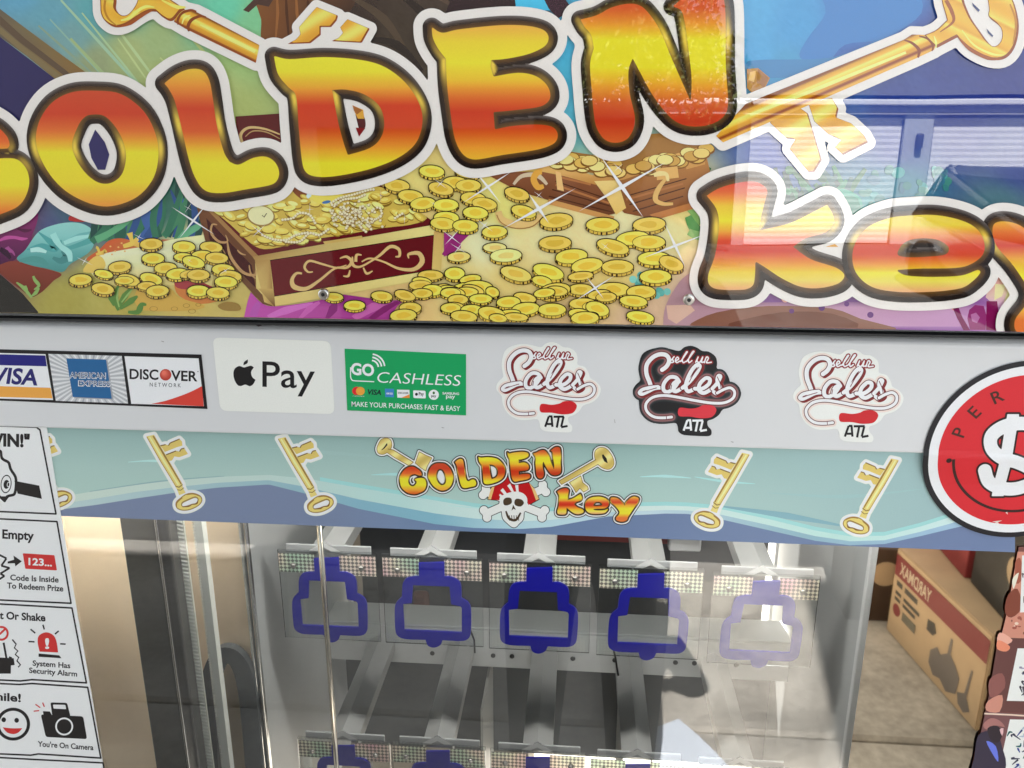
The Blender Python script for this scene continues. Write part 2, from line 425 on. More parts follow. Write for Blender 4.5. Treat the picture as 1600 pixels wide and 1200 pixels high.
car('parked_car', (5.15, -8.6, -.15), R_(90), mat('dark_paint', (.05, .055, .07), .25, coat=1), 'dark sport utility vehicle parked before the white roll-up doors', 4.6, 1.9, 1.58, 1.1, -1.7, .55)

# ---- street tree across the lot
def tree(loc, label, hgt, rad, seed, n=1500):
    root = empty('tree', loc, label, 'tree'); r = random.Random(seed); L = Vector(loc)
    bark = mat('bark', (.10, .075, .05), .9, noise=.3)
    tube('trunk', [L, L+Vector((.05, 0, hgt*.3)), L+Vector((0, .1, hgt*.6))], [.16, .12, .06], bark, root)
    for k in range(6):
        a = k*1.05+r.random(); e = L+Vector((math.cos(a)*rad*.7, math.sin(a)*rad*.7, hgt*(.55+.35*r.random())))
        tube('limb', [L+Vector((0, 0, hgt*.3)), (L+Vector((0, 0, hgt*.42))+e)/2, e], [.06, .04, .015], bark, root, 8)
    v, f = [], []
    cl = [(Vector((r.gauss(0, .45)*rad, r.gauss(0, .45)*rad, hgt*(.45+.5*r.random()))), rad*(.25+.3*r.random())) for _ in range(26)]
    for _ in range(n):
        c, q = r.choice(cl); d = Vector((r.gauss(0, 1), r.gauss(0, 1), r.gauss(0, .8))).normalized()*q*(.5+.5*r.random()); p = L+c+d
        a = Vector((r.gauss(0, 1), r.gauss(0, 1), r.gauss(0, 1))).normalized(); b = a.orthogonal().normalized(); s = .03+.05*r.random(); k = len(v)
        v += [p-a*s, p+b*s*.5, p+a*s, p-b*s*.5]; f.append((k, k+1, k+2, k+3))
    mesh_obj('crown', v, f, mat('leaf', (.12, .14, .045), .6, noise=.4, nscale=3), root)
tree((.55, -11.5, -.15), 'leafy street tree standing across the lot', 4.2, 1.25, 3, 11000)

# ---- boxed machines on the walk (only their mirror image shows)
CARD = mat('tan_card', (.52, .38, .24), .8, noise=.06, nscale=12); MAROON = mat('maroon_ink', (.20, .025, .03), .6); INK = mat('dark_ink', (.05, .045, .04), .6)
bxr = empty('carton', (1.50, -1.80, 0), 'long tan carton with red band and machine picture on its side', 'box')
bc = [Vector((1.24, -1.59, 0)), Vector((1.16, -2.14, 0))]; ux = (bc[1]-bc[0]); LB = ux.length; ux.normalize(); nx = Vector((-ux.y, ux.x, 0))
if nx.x > 0: nx = -nx
HB = .335
def bq(a, b, off=.0015): return bc[1]-ux*a*LB + Vector((0, 0, b*HB)) + nx*off      # a from the far end, b up
bm = bmesh.new(); vs = [bm.verts.new(p) for p in (bc[0], bc[1], bc[1]-nx*.5, bc[0]-nx*.5)]; vt = [bm.verts.new(v.co+Vector((0, 0, HB))) for v in vs]
bm.faces.new(vs[::-1]); bm.faces.new(vt)
for k in range(4): bm.faces.new((vs[k], vs[(k+1) % 4], vt[(k+1) % 4], vt[k]))
bmesh.ops.bevel(bm, geom=bm.edges[:], offset=.004, segments=2, affect='EDGES'); bm_obj('card_body', bm, CARD, bxr)
def bpoly(nm, pts, m, off=.0015): mesh_obj(nm, [bq(a, b, off) for a, b in pts], [list(range(len(pts)))] if len(pts) <= 4 else [list(t) for t in tessellate_polygon([[Vector((a, b, 0)) for a, b in pts]])], m, bxr)
bpoly('red_band', [(.01, .70), (.99, .70), (.99, .94), (.01, .94)], MAROON)
V, F = glyphs('YARDMAX', .02); V = V.copy(); V[:, 0] -= V[:, 0].min(); V /= V[:, 0].max(); hh = V[:, 1].max()
mesh_obj('lettering', [bq(.43-.36*v[0], .75+.14*v[1]/hh, .003) for v in V], F, mat('pale_ink', (.62, .5, .38), .6), bxr)
for (a0, b0, a1, b1) in ((.05, .60, .12, .66), (.15, .60, .30, .66), (.05, .50, .12, .54), (.15, .50, .34, .54), (.05, .43, .12, .47), (.15, .43, .30, .47), (.16, .28, .32, .38)):
    bpoly('print', [(a0, b0), (a1, b0), (a1, b1), (a0, b1)], INK if b0 > .3 else mat('grey_ink', (.14, .13, .10), .6))
bpoly('print', [(.09+.045*math.cos(t*.5236), .33+.07*math.sin(t*.5236)) for t in range(12)], MAROON)
bpoly('print', [(.43, .46), (.50, .46), (.53, .52), (.50, .60), (.43, .58)], INK)
GI = mat('machine_ink', (.17, .15, .14), .6)
bpoly('machine_picture', [(.50, .30), (.56, .40), (.60, .36), (.66, .44), (.67, .62), (.69, .62), (.69, .46), (.75, .40), (.80, .32), (.79, .14), (.70, .06), (.63, .12), (.56, .08), (.50, .16)], GI)
bpoly('machine_picture', [(.80, .18), (.86, .24), (.885, .52), (.90, .52), (.885, .22), (.93, .12), (.88, .05), (.82, .08)], GI)
b2 = empty('carton', (1.62, -2.0, HB+.002), 'deep red carton lying on the tan carton', 'box')
box('card_body', (1.30, -2.3, HB+.002), (1.75, -1.93, HB+.26), mat('red_card', (.28, .035, .04), .6, noise=.1), b2, bevel=.004)
b4 = empty('carton', (1.62, -1.62, HB+.002), 'dark carton with a tan emblem lying on the tan carton', 'box')
box('card_body', (1.31, -1.91, HB+.002), (1.75, -1.35, HB+.30), mat('black_card', (.035, .035, .035), .6, noise=.1), b4, bevel=.004)
bm = bmesh.new(); bmesh.ops.create_circle(bm, cap_ends=True, segments=24, radius=.05); bmesh.ops.transform(bm, matrix=Matrix.Translation((1.308, -1.66, HB+.17)) @ Matrix.Rotation(R_(-90), 4, 'Y'), verts=bm.verts); bm_obj('emblem', bm, CARD, b4)
b3 = empty('carton', (1.4, -2.5, 0), 'dark brown carton standing behind the tan carton', 'box')
box('card_body', (1.03, -2.42, 0), (1.45, -2.19, .30), mat('brown_card', (.07, .04, .025), .7, noise=.1), b3, bevel=.004)
bm = bmesh.new(); bmesh.ops.create_circle(bm, cap_ends=True, segments=20, radius=.05); bmesh.ops.transform(bm, matrix=Matrix.Translation((1.15, -2.188, .2)) @ Matrix.Rotation(R_(-90), 4, 'X'), verts=bm.verts); bm_obj('emblem', bm, CARD, b3)

# ---- the person taking the picture
def person(loc):
    root = empty('person', loc, 'person in dark clothes standing and holding up a phone', 'person')
    J = {'pel': (0, 0, .95), 'sp': (0, 0, 1.12), 'ch': (0, 0, 1.36), 'nk': (0, 0, 1.52), 'hd': (0, .02, 1.60), 'cr': (0, .03, 1.76),
         'sl': (-.19, 0, 1.44), 'el': (-.27, .14, 1.30), 'wl': (-.02, .26, 1.52), 'sr': (.19, 0, 1.44), 'er': (.27, .15, 1.30), 'wr': (.16, .27, 1.53),
         'hl': (-.10, 0, .90), 'kl': (-.11, .03, .50), 'al': (-.12, -.02, .10), 'tl': (-.13, .14, .04), 'hr': (.10, 0, .90), 'kr': (.11, .03, .50), 'ar': (.12, -.02, .10), 'tr': (.13, .14, .04)}
    Rd = {'pel': .155, 'sp': .15, 'ch': .17, 'nk': .06, 'hd': .088, 'cr': .09, 'sl': .075, 'el': .05, 'wl': .034, 'sr': .075, 'er': .05, 'wr': .034, 'hl': .10, 'kl': .07, 'al': .048, 'tl': .04, 'hr': .10, 'kr': .07, 'ar': .048, 'tr': .04}
    E_ = [('pel', 'sp'), ('sp', 'ch'), ('ch', 'nk'), ('nk', 'hd'), ('hd', 'cr'), ('ch', 'sl'), ('sl', 'el'), ('el', 'wl'), ('ch', 'sr'), ('sr', 'er'), ('er', 'wr'), ('pel', 'hl'), ('hl', 'kl'), ('kl', 'al'), ('al', 'tl'), ('pel', 'hr'), ('hr', 'kr'), ('kr', 'ar'), ('ar', 'tr')]
    ks = list(J); L = Vector(loc)
    def skin(name, pts, edges, rad, m, lvl=2):
        me = bpy.data.meshes.new(name); me.from_pydata(pts, edges, []); o = bpy.data.objects.new(name, me); COL.objects.link(o)
        s = o.modifiers.new('s', 'SKIN'); o.modifiers.new('d', 'SUBSURF').levels = lvl
        for v, q in zip(me.skin_vertices[0].data, rad): v.radius = (q, q)
        me.skin_vertices[0].data[0].use_root = True
        bpy.context.view_layer.update(); dg = bpy.context.evaluated_depsgraph_get(); m2 = bpy.data.meshes.new_from_object(o.evaluated_get(dg))
        bpy.data.objects.remove(o); q = bpy.data.objects.new(name, m2); COL.objects.link(q); m2.materials.clear(); m2.materials.append(m); q.parent = root
        m2.polygons.foreach_set('use_smooth', [True]*len(m2.polygons)); return q
    DARK = mat('dark_clothes', (.022, .022, .026), .85); SKN = mat('skin', (.36, .2, .13), .6)
    skin('body', [J[k] for k in ks], [(ks.index(a), ks.index(b)) for a, b in E_], [Rd[k] for k in ks], DARK)
    for s, wr, dirv in (('left', J['wl'], Vector((.45, .55, .5))), ('right', J['wr'], Vector((-.45, .5, .5)))):
        d = dirv.normalized(); side = d.cross(Vector((0, 1, .2))).normalized(); w0 = Vector(wr); pts = [w0, w0+d*.045]; ed = [(0, 1)]; rad = [.030, .034]
        for k in range(4):
            b = w0+d*.085+side*(k-1.5)*.021; n = len(pts); l = (.07, .08, .075, .058)[k]
            pts += [b, b+d*l*.5+Vector((0, .012, 0)), b+d*l+Vector((0, .02, -.012))]; rad += [.010, .009, .008]; ed += [(1, n), (n, n+1), (n+1, n+2)]
        n = len(pts); pts += [w0+d*.03+side*.045, w0+d*.075+side*.062]; rad += [.012, .010]; ed += [(1, n), (n, n+1)]
        skin('hand', [tuple(p) for p in pts], ed, rad, SKN, 1)
    # face and hair
    bm = bmesh.new(); bmesh.ops.create_uvsphere(bm, u_segments=20, v_segments=14, radius=1)
    for v in bm.verts:
        v.co = Vector((v.co.x*.078, v.co.y*.095+.035, v.co.z*.115+1.66))
        if v.co.y > .1 and abs(v.co.x) < .02 and abs(v.co.z-1.65) < .03: v.co.y += .018
    q = bm_obj('head', bm, SKN, None, True); q.parent = root
    bm = bmesh.new(); bmesh.ops.create_uvsphere(bm, u_segments=20, v_segments=14, radius=1)
    for v in bm.verts: v.co = Vector((v.co.x*.088, v.co.y*.10+.015, max(v.co.z, -.5)*.105+1.70))
    q = bm_obj('hair', bm, mat('hair', (.02, .015, .012), .7), None, True); q.parent = root
    for s in (-1, 1):
        bm = bmesh.new(); bmesh.ops.create_uvsphere(bm, u_segments=10, v_segments=8, radius=.012); bmesh.ops.translate(bm, verts=bm.verts, vec=(s*.03, .122, 1.67)); q = bm_obj('eye', bm, mat('eye', (.03, .02, .015), .2), None, True); q.parent = root
    return root
person((.03, -1.0, 0))
ph = box('phone', (-.075, -.682, 1.705), (.075, -.674, 1.778), mat('phone_black', (.015, .015, .017), .3), None, bevel=.003); tag(ph, 'black phone held up before the machine', 'phone')
pv, pf = [], []
pcn = [Vector((.17, -1.455, .004)), Vector((.335, -1.545, .03)), Vector((.50, -1.29, .012)), Vector((.33, -1.20, .004))]
for i in range(9):
    for j in range(7):
        u, v = i/8, j/6; q = pcn[0]*(1-u)*(1-v)+pcn[3]*u*(1-v)+pcn[1]*(1-u)*v+pcn[2]*u*v; pv.append(q+Vector((0, 0, .012*math.sin(u*3.1)*v+.006*math.sin(v*5))))
for i in range(8):
    for j in range(6): a = i*7+j; pf.append((a, a+7, a+8, a+1))
pp = mesh_obj('paper_sheet', pv, pf, mat('paper', (.70, .77, .88), .7), None, True); tag(pp, 'loose white sheet of paper lying curled on the walk', 'paper')

# ================================================================== the machine
XL, XR, ZT, ZB = -.62, .46, 1.93, 0.0
CABW = mat('white_cabinet_paint', (.72, .72, .715), .3, noise=.03, nscale=6, bump=.06, bscale=600)
CABIN = mat('grey_inner_paint', (.46, .475, .47), .45, noise=.05, nscale=14)
mc = empty('prize_machine', (-.08, .3, 0), 'white key prize machine cabinet with a glass front and grey prize compartment', 'prize machine')
ZG = P1(800, 690, 0).z            # lower edge of the white band
ZM = 1.606                        # lower edge of the sign
GD = .004                         # glass face sits this far behind the band
box('side_panel', (XL, .005, .0), (XL+.025, .62, ZT), CABW, mc, bevel=.004)
box('side_panel', (XR-.025, .005, .0), (XR, .62, ZT), CABW, mc, bevel=.004)
box('top_panel', (XL+.026, .02, ZT-.03), (XR-.026, .62, ZT-.002), CABW, mc)
box('lower_door', (XL+.026, .0, .06), (XR-.026, .05, .80), CABW, mc, bevel=.006)
box('plinth', (XL+.03, .02, 0), (XR-.03, .6, .058), mat('plinth', (.05, .05, .055), .6), mc)
box('sign_backing', (XL+.027, .012, ZM+.006), (XR-.027, .03, ZT-.032), mat('backing', (.04, .04, .04), .7), mc)
# bent sheet of the white band: sloped upper lip, rounded fold, flat face, folded lower edge
prof = [(.030, ZM+.010), (.0100, ZM-.004), (.0036, ZM-.0075), (.0012, ZM-.0093), (.0003, ZM-.0110), (0, ZM-.0130), (0, ZG+.0016), (.0004, ZG+.0004), (.0016, ZG), (.012, ZG)]
v, f = [], []
for (yy, zz) in prof: v += [(XL+.0, yy, zz), (XR, yy, zz)]
for i in range(len(prof)-1): f.append((2*i, 2*i+1, 2*i+3, 2*i+2))
mesh_obj('white_band', v, f, CABW, mc, False)
box('sign_gap_shade', (XL+.004, -.0105, ZM-.0026), (XR-.002, .0, ZM-.0006), mat('gap_shade_black', (.012, .012, .012), .6), mc)  # black strip added under the sign in place of its shaded gap
# glass front
FG = glassmat('front_glass', 1.82, (.96, .97, .96), .012)
mesh_obj('front_glass', [(XL+.03, GD+.0005, .80), (P1(1366, 900, GD+.0005).x, GD+.0005, .80), (P1(1366, 900, GD+.0005).x, GD+.0005, ZG+.004), (XL+.03, GD+.0005, ZG+.004)], [(0, 1, 2, 3)], FG, mc)
# copper toned mirror panels either side of the prize compartment
YM = .10
def bronze(n, c, rough):
    m, t, b = newmat(n)
    b.inputs['Base Color'].default_value = (*c, 1); b.inputs['Metallic'].default_value = 1; b.inputs['Roughness'].default_value = rough
    return m
xl_in, xr_in = P1(392, 860, YM).x, P1(1352, 900, YM).x
zt_in = ZG+.04; z_b = .86
def plate(nm, x0, x1, y, z0, z1, m, par): return mesh_obj(nm, [(x0, y, z0), (x1, y, z0), (x1, y, z1), (x0, y, z1)], [(0, 1, 2, 3)], m, par)
plate('tan_panel', XL+.03, xl_in-.004, YM, z_b, zt_in, mat('kraft_board', (.88, .71, .50), .45, noise=.10, nscale=9), mc)
YR = GD+.0005
plate('mirror_panel', P1(1366, 900, YR).x+.0004, XR-.026, YR, z_b, zt_in, bronze('copper_mirror', (.97, .84, .65), .02), mc)
box('rear_cover', (XL+.026, .45, .81), (xl_in-.004, .46, zt_in), CABW, mc); box('rear_cover', (xr_in+.004, .45, .81), (XR-.026, .46, zt_in), CABW, mc)
# prize compartment
YB = .42
wl = [(xl_in-.003, YM-.004), (xl_in, YM-.004), (xl_in, YB), (xl_in-.003, YB)]
box('inner_wall', (xl_in-.003, YM-.004, z_b), (xl_in, YB, zt_in), CABIN, mc)
box('inner_wall', (xr_in, YM-.004, z_b), (xr_in+.003, YB, zt_in), CABIN, mc)
STEEL = mat('brushed_edge', (.72, .72, .70), .25, 1)
box('wall_edge', (xl_in-.0065, YM-.010, z_b), (xl_in-.0034, YM-.004, zt_in), STEEL, mc, bevel=.0006)
box('wall_edge', (xl_in-.0008, YM-.010, z_b), (xl_in+.0022, YM-.0045, zt_in), STEEL, mc, bevel=.0006)
box('wall_edge', (xr_in-.002, YM-.012, z_b), (xr_in+.0045, YM-.0045, zt_in), mat('white_edge', (.72, .73, .72), .3), mc, bevel=.001)
box('inner_roof', (xl_in, YM, zt_in-.006), (xr_in, YB, zt_in-.001), mat('dark_inner', (.03, .03, .033), .6), mc)
xa, xb = P1(566, 900, YB).x, P1(1196, 900, YB).x
zr1 = P1(650, 968, .31).z; zr0 = P1(780, 1043, .31).z
DRK = mat('dark_back', (.035, .036, .038), .5, noise=.2, nscale=9); DGR = mat('dark_grey_back', (.11, .115, .115), .6, noise=.12, nscale=7)
box('back_panel', (xa, YB, zr0-.004), (xb, YB+.006, zt_in), DRK, mc)
box('back_panel', (xl_in, YB-.03, z_b), (xr_in, YB-.026, zr0-.006), DGR, mc)
xv = P1(770, 1100, YB-.04).x
box('divider', (xv-.003, .26, z_b), (xv+.0, YB-.032, zr0-.03), mat('pale_edge', (.45, .45, .42), .5), mc)
xv2 = P1(968, 1120, YB-.04).x
box('divider', (xv2-.003, .28, z_b), (xv2, YB-.032, zr0-.05), mat('pale_edge', (.45, .45, .42), .5), mc)
bm = bmesh.new()
v = [(xl_in, .313, zr0), (xr_in, .313, zr0), (xr_in, .31, zr0+.002), (xl_in, .31, zr0+.002)]
box('rail', (xl_in+.0005, .31, zr0), (xr_in-.0005, .322, zr1-.012), mat('white_rail', (.5, .51, .5), .4, noise=.06, nscale=20), mc, bevel=.001)
box('rail_ledge', (xl_in+.0005, .3105, zr1-.0115), (xr_in-.0005, .36, zr1-.008), mat('white_rail', (.6, .6, .6), .4), mc, bevel=.001)
# upper rail carrying the first row
zr2 = 1.36; 
box('rail', (xl_in+.0005, .31, zr2-.075), (xb-.06, .322, zr2-.045), mat('grey_rail', (.30, .31, .31), .45), mc, bevel=.001)
BOLT = mat('dark_bolt', (.05, .05, .05), .4, .6)
for k in range(12):
    px = 616+k*47.5+(12 if k % 2 else -6)
    c = P1(px, 1018+(px-600)*.038, .3095)
    bm = bmesh.new(); bmesh.ops.create_uvsphere(bm, u_segments=10, v_segments=6, radius=.0034); 
    for q in bm.verts: q.co = Vector((q.co.x, q.co.y*.5, q.co.z))+c
    bm_obj('bolt', bm, BOLT, mc, True)
# fill strip added above the glass to brighten the compartment
lm, lt_, lb_ = newmat('fill_emitter'); lb_.inputs['Emission Color'].default_value = (1, .98, .94, 1); lb_.inputs['Emission Strength'].default_value = 4.0
box('fill_strip', (xl_in+.03, .018, zt_in-.022), (XR-.07, .05, zt_in-.012), lm, mc)
lm2, lt2_, lb2_ = newmat('bay_fill_emitter'); lb2_.inputs['Emission Color'].default_value = (1, .98, .94, 1); lb2_.inputs['Emission Strength'].default_value = 12
box('bay_fill', (XL+.05, .016, zt_in-.024), (xl_in-.02, .028, zt_in-.014), lm2, mc)  # added fill, brightens the tan board of the left bay
# lamp tube and white parts glimpsed at the top of the back
# prize arms: folded sheet channels running back to the rail
ARM = mat('arm_grey', (.38, .385, .375), .42, noise=.05, nscale=18); TIP = mat('arm_tip', (.70, .71, .70), .35)
def arm(ax, az, yf=.118, yb=.3095, parent=None, wdt=.0168, hgt=.0105, drop=.016):
    v, f = [], []
    for yy in (yf, yb): v += [(ax-wdt, yy, az-hgt-drop), (ax-wdt, yy, az-hgt), (ax, yy, az), (ax+wdt, yy, az-hgt), (ax+wdt, yy, az-hgt-drop)]
    for k in range(4): f.append((k, k+1, 5+k+1, 5+k))
    o = mesh_obj('prize_arm', v, f, ARM, parent)
    o2 = mesh_obj('arm_tip', [(ax-wdt-.0004, yf-.0012, az-hgt), (ax, yf-.0012, az+.0005), (ax+wdt+.0004, yf-.0012, az-hgt), (ax+wdt*.45, yf-.0012, az-hgt-.0005), (ax, yf-.0012, az-hgt*.62), (ax-wdt*.45, yf-.0012, az-hgt-.0005)], [(0, 1, 5), (1, 4, 5), (1, 3, 4), (1, 2, 3)], TIP, o)
    return o
A1 = [P1(*q, .12) for q in ((507.5, 845), (674, 851), (842, 861), (1017, 871), (1190, 881))]
A2 = [P1(*q, .12) for q in ((536, 1139), (684, 1147), (840, 1157), (996, 1168), (1156, 1180))]
for q in A1 + A2:
    arm(q.x, q.z, parent=mc)
# keyhole plates
ACR = glassmat('clear_acrylic', 1.42, (.93, .945, .94), .02)
BLUE = mat('blue_plastic', (.006, .006, .30), .32)
def holo():
    m, t, b = newmat('holographic_tape'); N = t.nodes.new; L = t.links.new
    tc = N('ShaderNodeTexCoord'); mp = N('ShaderNodeMapping'); mp.inputs['Rotation'].default_value = (0, R_(45), 0)
    ck = N('ShaderNodeTexChecker'); ck.inputs['Scale'].default_value = 330
    oi = N('ShaderNodeObjectInfo'); nz = N('ShaderNodeTexNoise'); nz.noise_dimensions = '4D'; nz.inputs['Scale'].default_value = 26; nz.inputs['Detail'].default_value = 1
    cr = N('ShaderNodeValToRGB'); e = cr.color_ramp.elements; e[0].position = .32; e[0].color = (.46, .62, .50, 1); e[1].position = .70; e[1].color = (.80, .50, .56, 1)
    e2 = cr.color_ramp.elements.new(.5); e2.color = (.80, .74, .62, 1)
    mu = N('ShaderNodeMath'); mu.operation = 'MULTIPLY'; mu.inputs[1].default_value = 40
    mx = N('ShaderNodeMixRGB'); mx.blend_type = 'MULTIPLY'; mx.inputs[0].default_value = 1
    cr2 = N('ShaderNodeValToRGB'); cr2.color_ramp.elements[0].color = (.32, .32, .32, 1); cr2.color_ramp.elements[1].color = (1.25, 1.25, 1.2, 1)
    L(tc.outputs['Object'], mp.inputs['Vector']); L(mp.outputs[0], ck.inputs['Vector']); L(tc.outputs['Object'], nz.inputs['Vector'])
    L(oi.outputs['Random'], mu.inputs[0]); L(mu.outputs[0], nz.inputs['W']); L(nz.outputs['Fac'], cr.inputs[0])
    L(ck.outputs['Fac'], cr2.inputs[0]); L(cr.outputs[0], mx.inputs[1]); L(cr2.outputs[0], mx.inputs[2]); L(mx.outputs[0], b.inputs['Base Color'])
    b.inputs['Metallic'].default_value = .35; b.inputs['Roughness'].default_value = .3
    return m
HOLO = holo()
YP = .115
an = (674, 879)
base = P1(*an, YP)
pl = empty('keyhole_plate', base, '', 'keyhole plate')
def outl(pts, x0, y0, s): return [(x0+p[0]/s, y0+p[1]/s) for p in pts]
def plate_poly(nm, pts, m, y0, y1, par, hole=None, step=.9):
    """extruded outline (photo coordinates) between depths y0 (front) and y1"""
    fld = Field.around(pts, 4, step); fld.poly(pts, [hole] if hole is not None else [])
    a = Art(y0, 0); a.iso(fld, 0, (0, 0, 0)); V = a.V[0]; F = a.F
    n = len(V); edge = {}
    for q in F:
        for i in range(len(q)):
            k = (q[i], q[(i+1) % len(q)]); edge[k] = edge.get(k, 0)+1
    side = [[a_, b_, b_+n, a_+n] for (a_, b_) in edge if (b_, a_) not in edge]
    V2 = V.copy(); V2[:, 1] = y1
    return mesh_obj(nm, np.vstack([V, V2]), F+[[i+n for i in q[::-1]] for q in F]+side, m, par)
PT = lambda pts: outl(pts, 420, 800, 4.444)
rect = [P1(597.5, 869, YP), P1(753, 876, YP), P1(753, 1003, YP), P1(597.5, 1003, YP)]
xw0, xw1, zt, zb_ = base.x-.0525, base.x+.0535, base.z+.0075, base.z-.0985
box('clear_sheet', (xw0, YP, zb_), (xw1, YP+.0025, zt), ACR, pl, bevel=.0006)
sx0 = base.x-.0130; sx1 = base.x+.0135
plate('foil_tape', xw0+.001, sx0, YP-.0006, zt-.0255, zt-.003, HOLO, pl); plate('foil_tape', sx1, xw1-.001, YP-.0006, zt-.0265, zt-.003, HOLO, pl)
outer = smooth(PT([(1040, 355, 1), (1218, 350, 1), (1220, 450, 1), (1270, 452), (1318, 478), (1336, 520), (1338, 600, 1), (1385, 630), (1404, 680), (1402, 840), (1385, 880), (1340, 896), (1206, 891, 1), (1190, 925), (1147, 942), (1105, 928), (1088, 888, 1), (960, 884), (905, 868), (880, 830), (874, 680), (885, 630), (925, 590, 1), (930, 500), (955, 462), (1000, 450), (1042, 448, 1)]) if False else [(p[0]/4.444+420, p[1]/4.444+800, *p[2:]) for p in [(1040, 355, 1), (1218, 350, 1), (1220, 450, 1), (1270, 452), (1318, 478), (1336, 520), (1338, 600, 1), (1385, 630), (1404, 680), (1402, 840), (1385, 880), (1340, 896), (1206, 891, 1), (1190, 925), (1147, 942), (1105, 928), (1088, 888, 1), (960, 884), (905, 868), (880, 830), (874, 680), (885, 630), (925, 590, 1), (930, 500), (955, 462), (1000, 450), (1042, 448, 1)]], 4)
inner = [(p[0]/4.444+420, p[1]/4.444+800) for p in [(1000, 508), (1255, 518), (1265, 640), (1330, 655), (1340, 668), (1340, 838), (942, 820), (932, 640), (992, 632)]]
plate_poly('keyhole_frame', outer, BLUE, YP-.0022, YP-.0002, pl, inner)
for sx in (-.036, .037):
    bm = bmesh.new(); bmesh.ops.create_cone(bm, cap_ends=True, segments=14, radius1=.0032, radius2=.0024, depth=.002)
    bmesh.ops.rotate(bm, matrix=Matrix.Rotation(R_(90), 3, 'X'), verts=bm.verts); bmesh.ops.translate(bm, verts=bm.verts, vec=(base.x+sx, YP-.0022, zt-.017)); bm_obj('screw', bm, mat('screw_steel', (.35, .34, .32), .3, 1), pl, True)
box('bracket', (base.x-.044, YP+.0035, zt-.004), (base.x+.047, YP+.006, zt+.0055), mat('bracket_grey', (.42, .43, .43), .4), pl, bevel=.0008)
anch1 = [(510, 872), (674, 879), (842.6, 887.5), (1016.8, 897), (1196.7, 908)]
names1 = ['leftmost keyhole plate of the upper row, behind the steel rod', 'upper keyhole plate with pinkish foil, between the steel rod and the middle plate', 'middle keyhole plate of the upper row with green foil tape', 'upper keyhole plate just left of the rightmost one, pale foil on both sides', 'rightmost keyhole plate of the upper row, pale in the glass reflection']
names2 = ['lower row keyhole plate farthest left, crossed by the steel rod', 'lower row keyhole plate right of the steel rod', 'middle keyhole plate of the lower row', 'lower row keyhole plate beside the reflected paper', 'rightmost keyhole plate of the lower row, lost in reflection']
GRP = 'keyhole plates hanging from the prize arms'
pl['label'] = names1[1]; pl['group'] = GRP
for i, q in enumerate(anch1):
    if i == 1: continue
    c = P1(*q, YP); r = dup(pl, c-base); r['label'] = names1[i]
off2 = A2[1]-A1[1]
for i, q in enumerate(A2):
    c = dup(pl, (q.x-A1[1].x, 0, off2.z+(q.z-A2[1].z))); c['label'] = names2[i]
# gantry: dark upright post, two toothed belts, round guide rod, cable chain arch
def px_box(nm, xpx0, xpx1, ypx, y0, y1, m, par, bevel=.001): 
    return box(nm, (P1(xpx0, ypx, y0).x, y0, z_b), (P1(xpx1, ypx, y0).x, y1, zt_in-.004), m, par, bevel)
gt = empty('gantry', (-.3, .06, z_b), 'gantry upright with dark post, toothed belts and steel guide rod behind the glass', 'gantry')
PST = mat('post_dark', (.06, .066, .06), .35, noise=.1, nscale=20)
px_box('post', 187, 240, 815, .030, .058, PST, gt, .0015)
px_box('post_flange', 246, 262, 815, .034, .058, mat('post_flange', (.07, .07, .065), .3), gt, .002)
px_box('post_edge', 240.5, 244.5, 815, .028, .05, mat('polished_edge', (.92, .92, .9), .18, 1), gt, .0006)
BELT = mat('white_belt', (.86, .88, .80), .55)
def belt(nm, x, y0, wd, side, parent, step=.0031, dep=.0024):
    v, f = [], []; z = z_b
    pr = []
    while z < zt_in-.01:
        pr += [(0, z), (dep, z+step*.15), (dep, z+step*.5), (0, z+step*.65)]; z += step
    for (e, zz) in pr: v += [(x+side*(wd/2+e), y0, zz), (x+side*(wd/2+e), y0+.009, zz), (x-side*wd/2, y0, zz), (x-side*wd/2, y0+.009, zz)]
    n = len(pr)
    for i in range(n-1):
        a = 4*i; b = a+4; f += [(a, b, b+1, a+1), (a, a+2, b+2, b), (a+2, a+3, b+3, b+2), (a+1, b+1, b+3, a+3)]
    return mesh_obj(nm, v, f, BELT, parent)
# near belt shows its toothed face, far belt its smooth back with teeth on the left edge
bx = P1(277.5, 815, .050).x
v, f = [], []; z = z_b; stp = .0042
while z < zt_in-.01:
    n = len(v)
    for (a, b) in ((0, 0), (.0015, .0022)):
        pass
    v += [(bx-.0048, .050, z), (bx+.0048, .050, z-.0022), (bx+.0048, .0492, z+.0004), (bx-.0048, .0492, z+.0026), (bx-.0048, .050, z+stp), (bx+.0048, .050, z+stp-.0022)]
    f += [(n, n+1, n+2, n+3), (n+3, n+2, n+5, n+4)]
    z += stp
mesh_obj('toothed_belt', v, f, BELT, gt)
box('belt_backing', (bx-.0050, .0512, z_b), (bx+.0050, .0535, zt_in-.006), BELT, gt)
belt('toothed_belt', P1(309, 815, .052).x, .052, .0075, -1, gt)
rod = P1(499, 825, .075)
tube('guide_rod', [(rod.x, .075, z_b), (rod.x, .075, zt_in-.006)], .0028, mat('rod_steel', (.62, .58, .50), .16, 1), gt, 20)
HOSE = mat('chain_grey', (.085, .095, .10), .5, noise=.1, nscale=60)
pts = [P(*q, .085) for q in ((328, 1215), (324, 1130), (326, 1065), (338, 1032), (352, 1022), (368, 1028), (381, 1052), (389, 1100), (398, 1215))]
Q = np.array(pts); t_ = np.linspace(0, 1, len(Q)); tt = np.linspace(0, 1, 40)
Qs = np.stack([np.interp(tt, t_, Q[:, k]) for k in range(3)], 1)
for _ in range(6): Qs[1:-1] = (Qs[:-2]+2*Qs[1:-1]+Qs[2:])/4
v, f = [], []
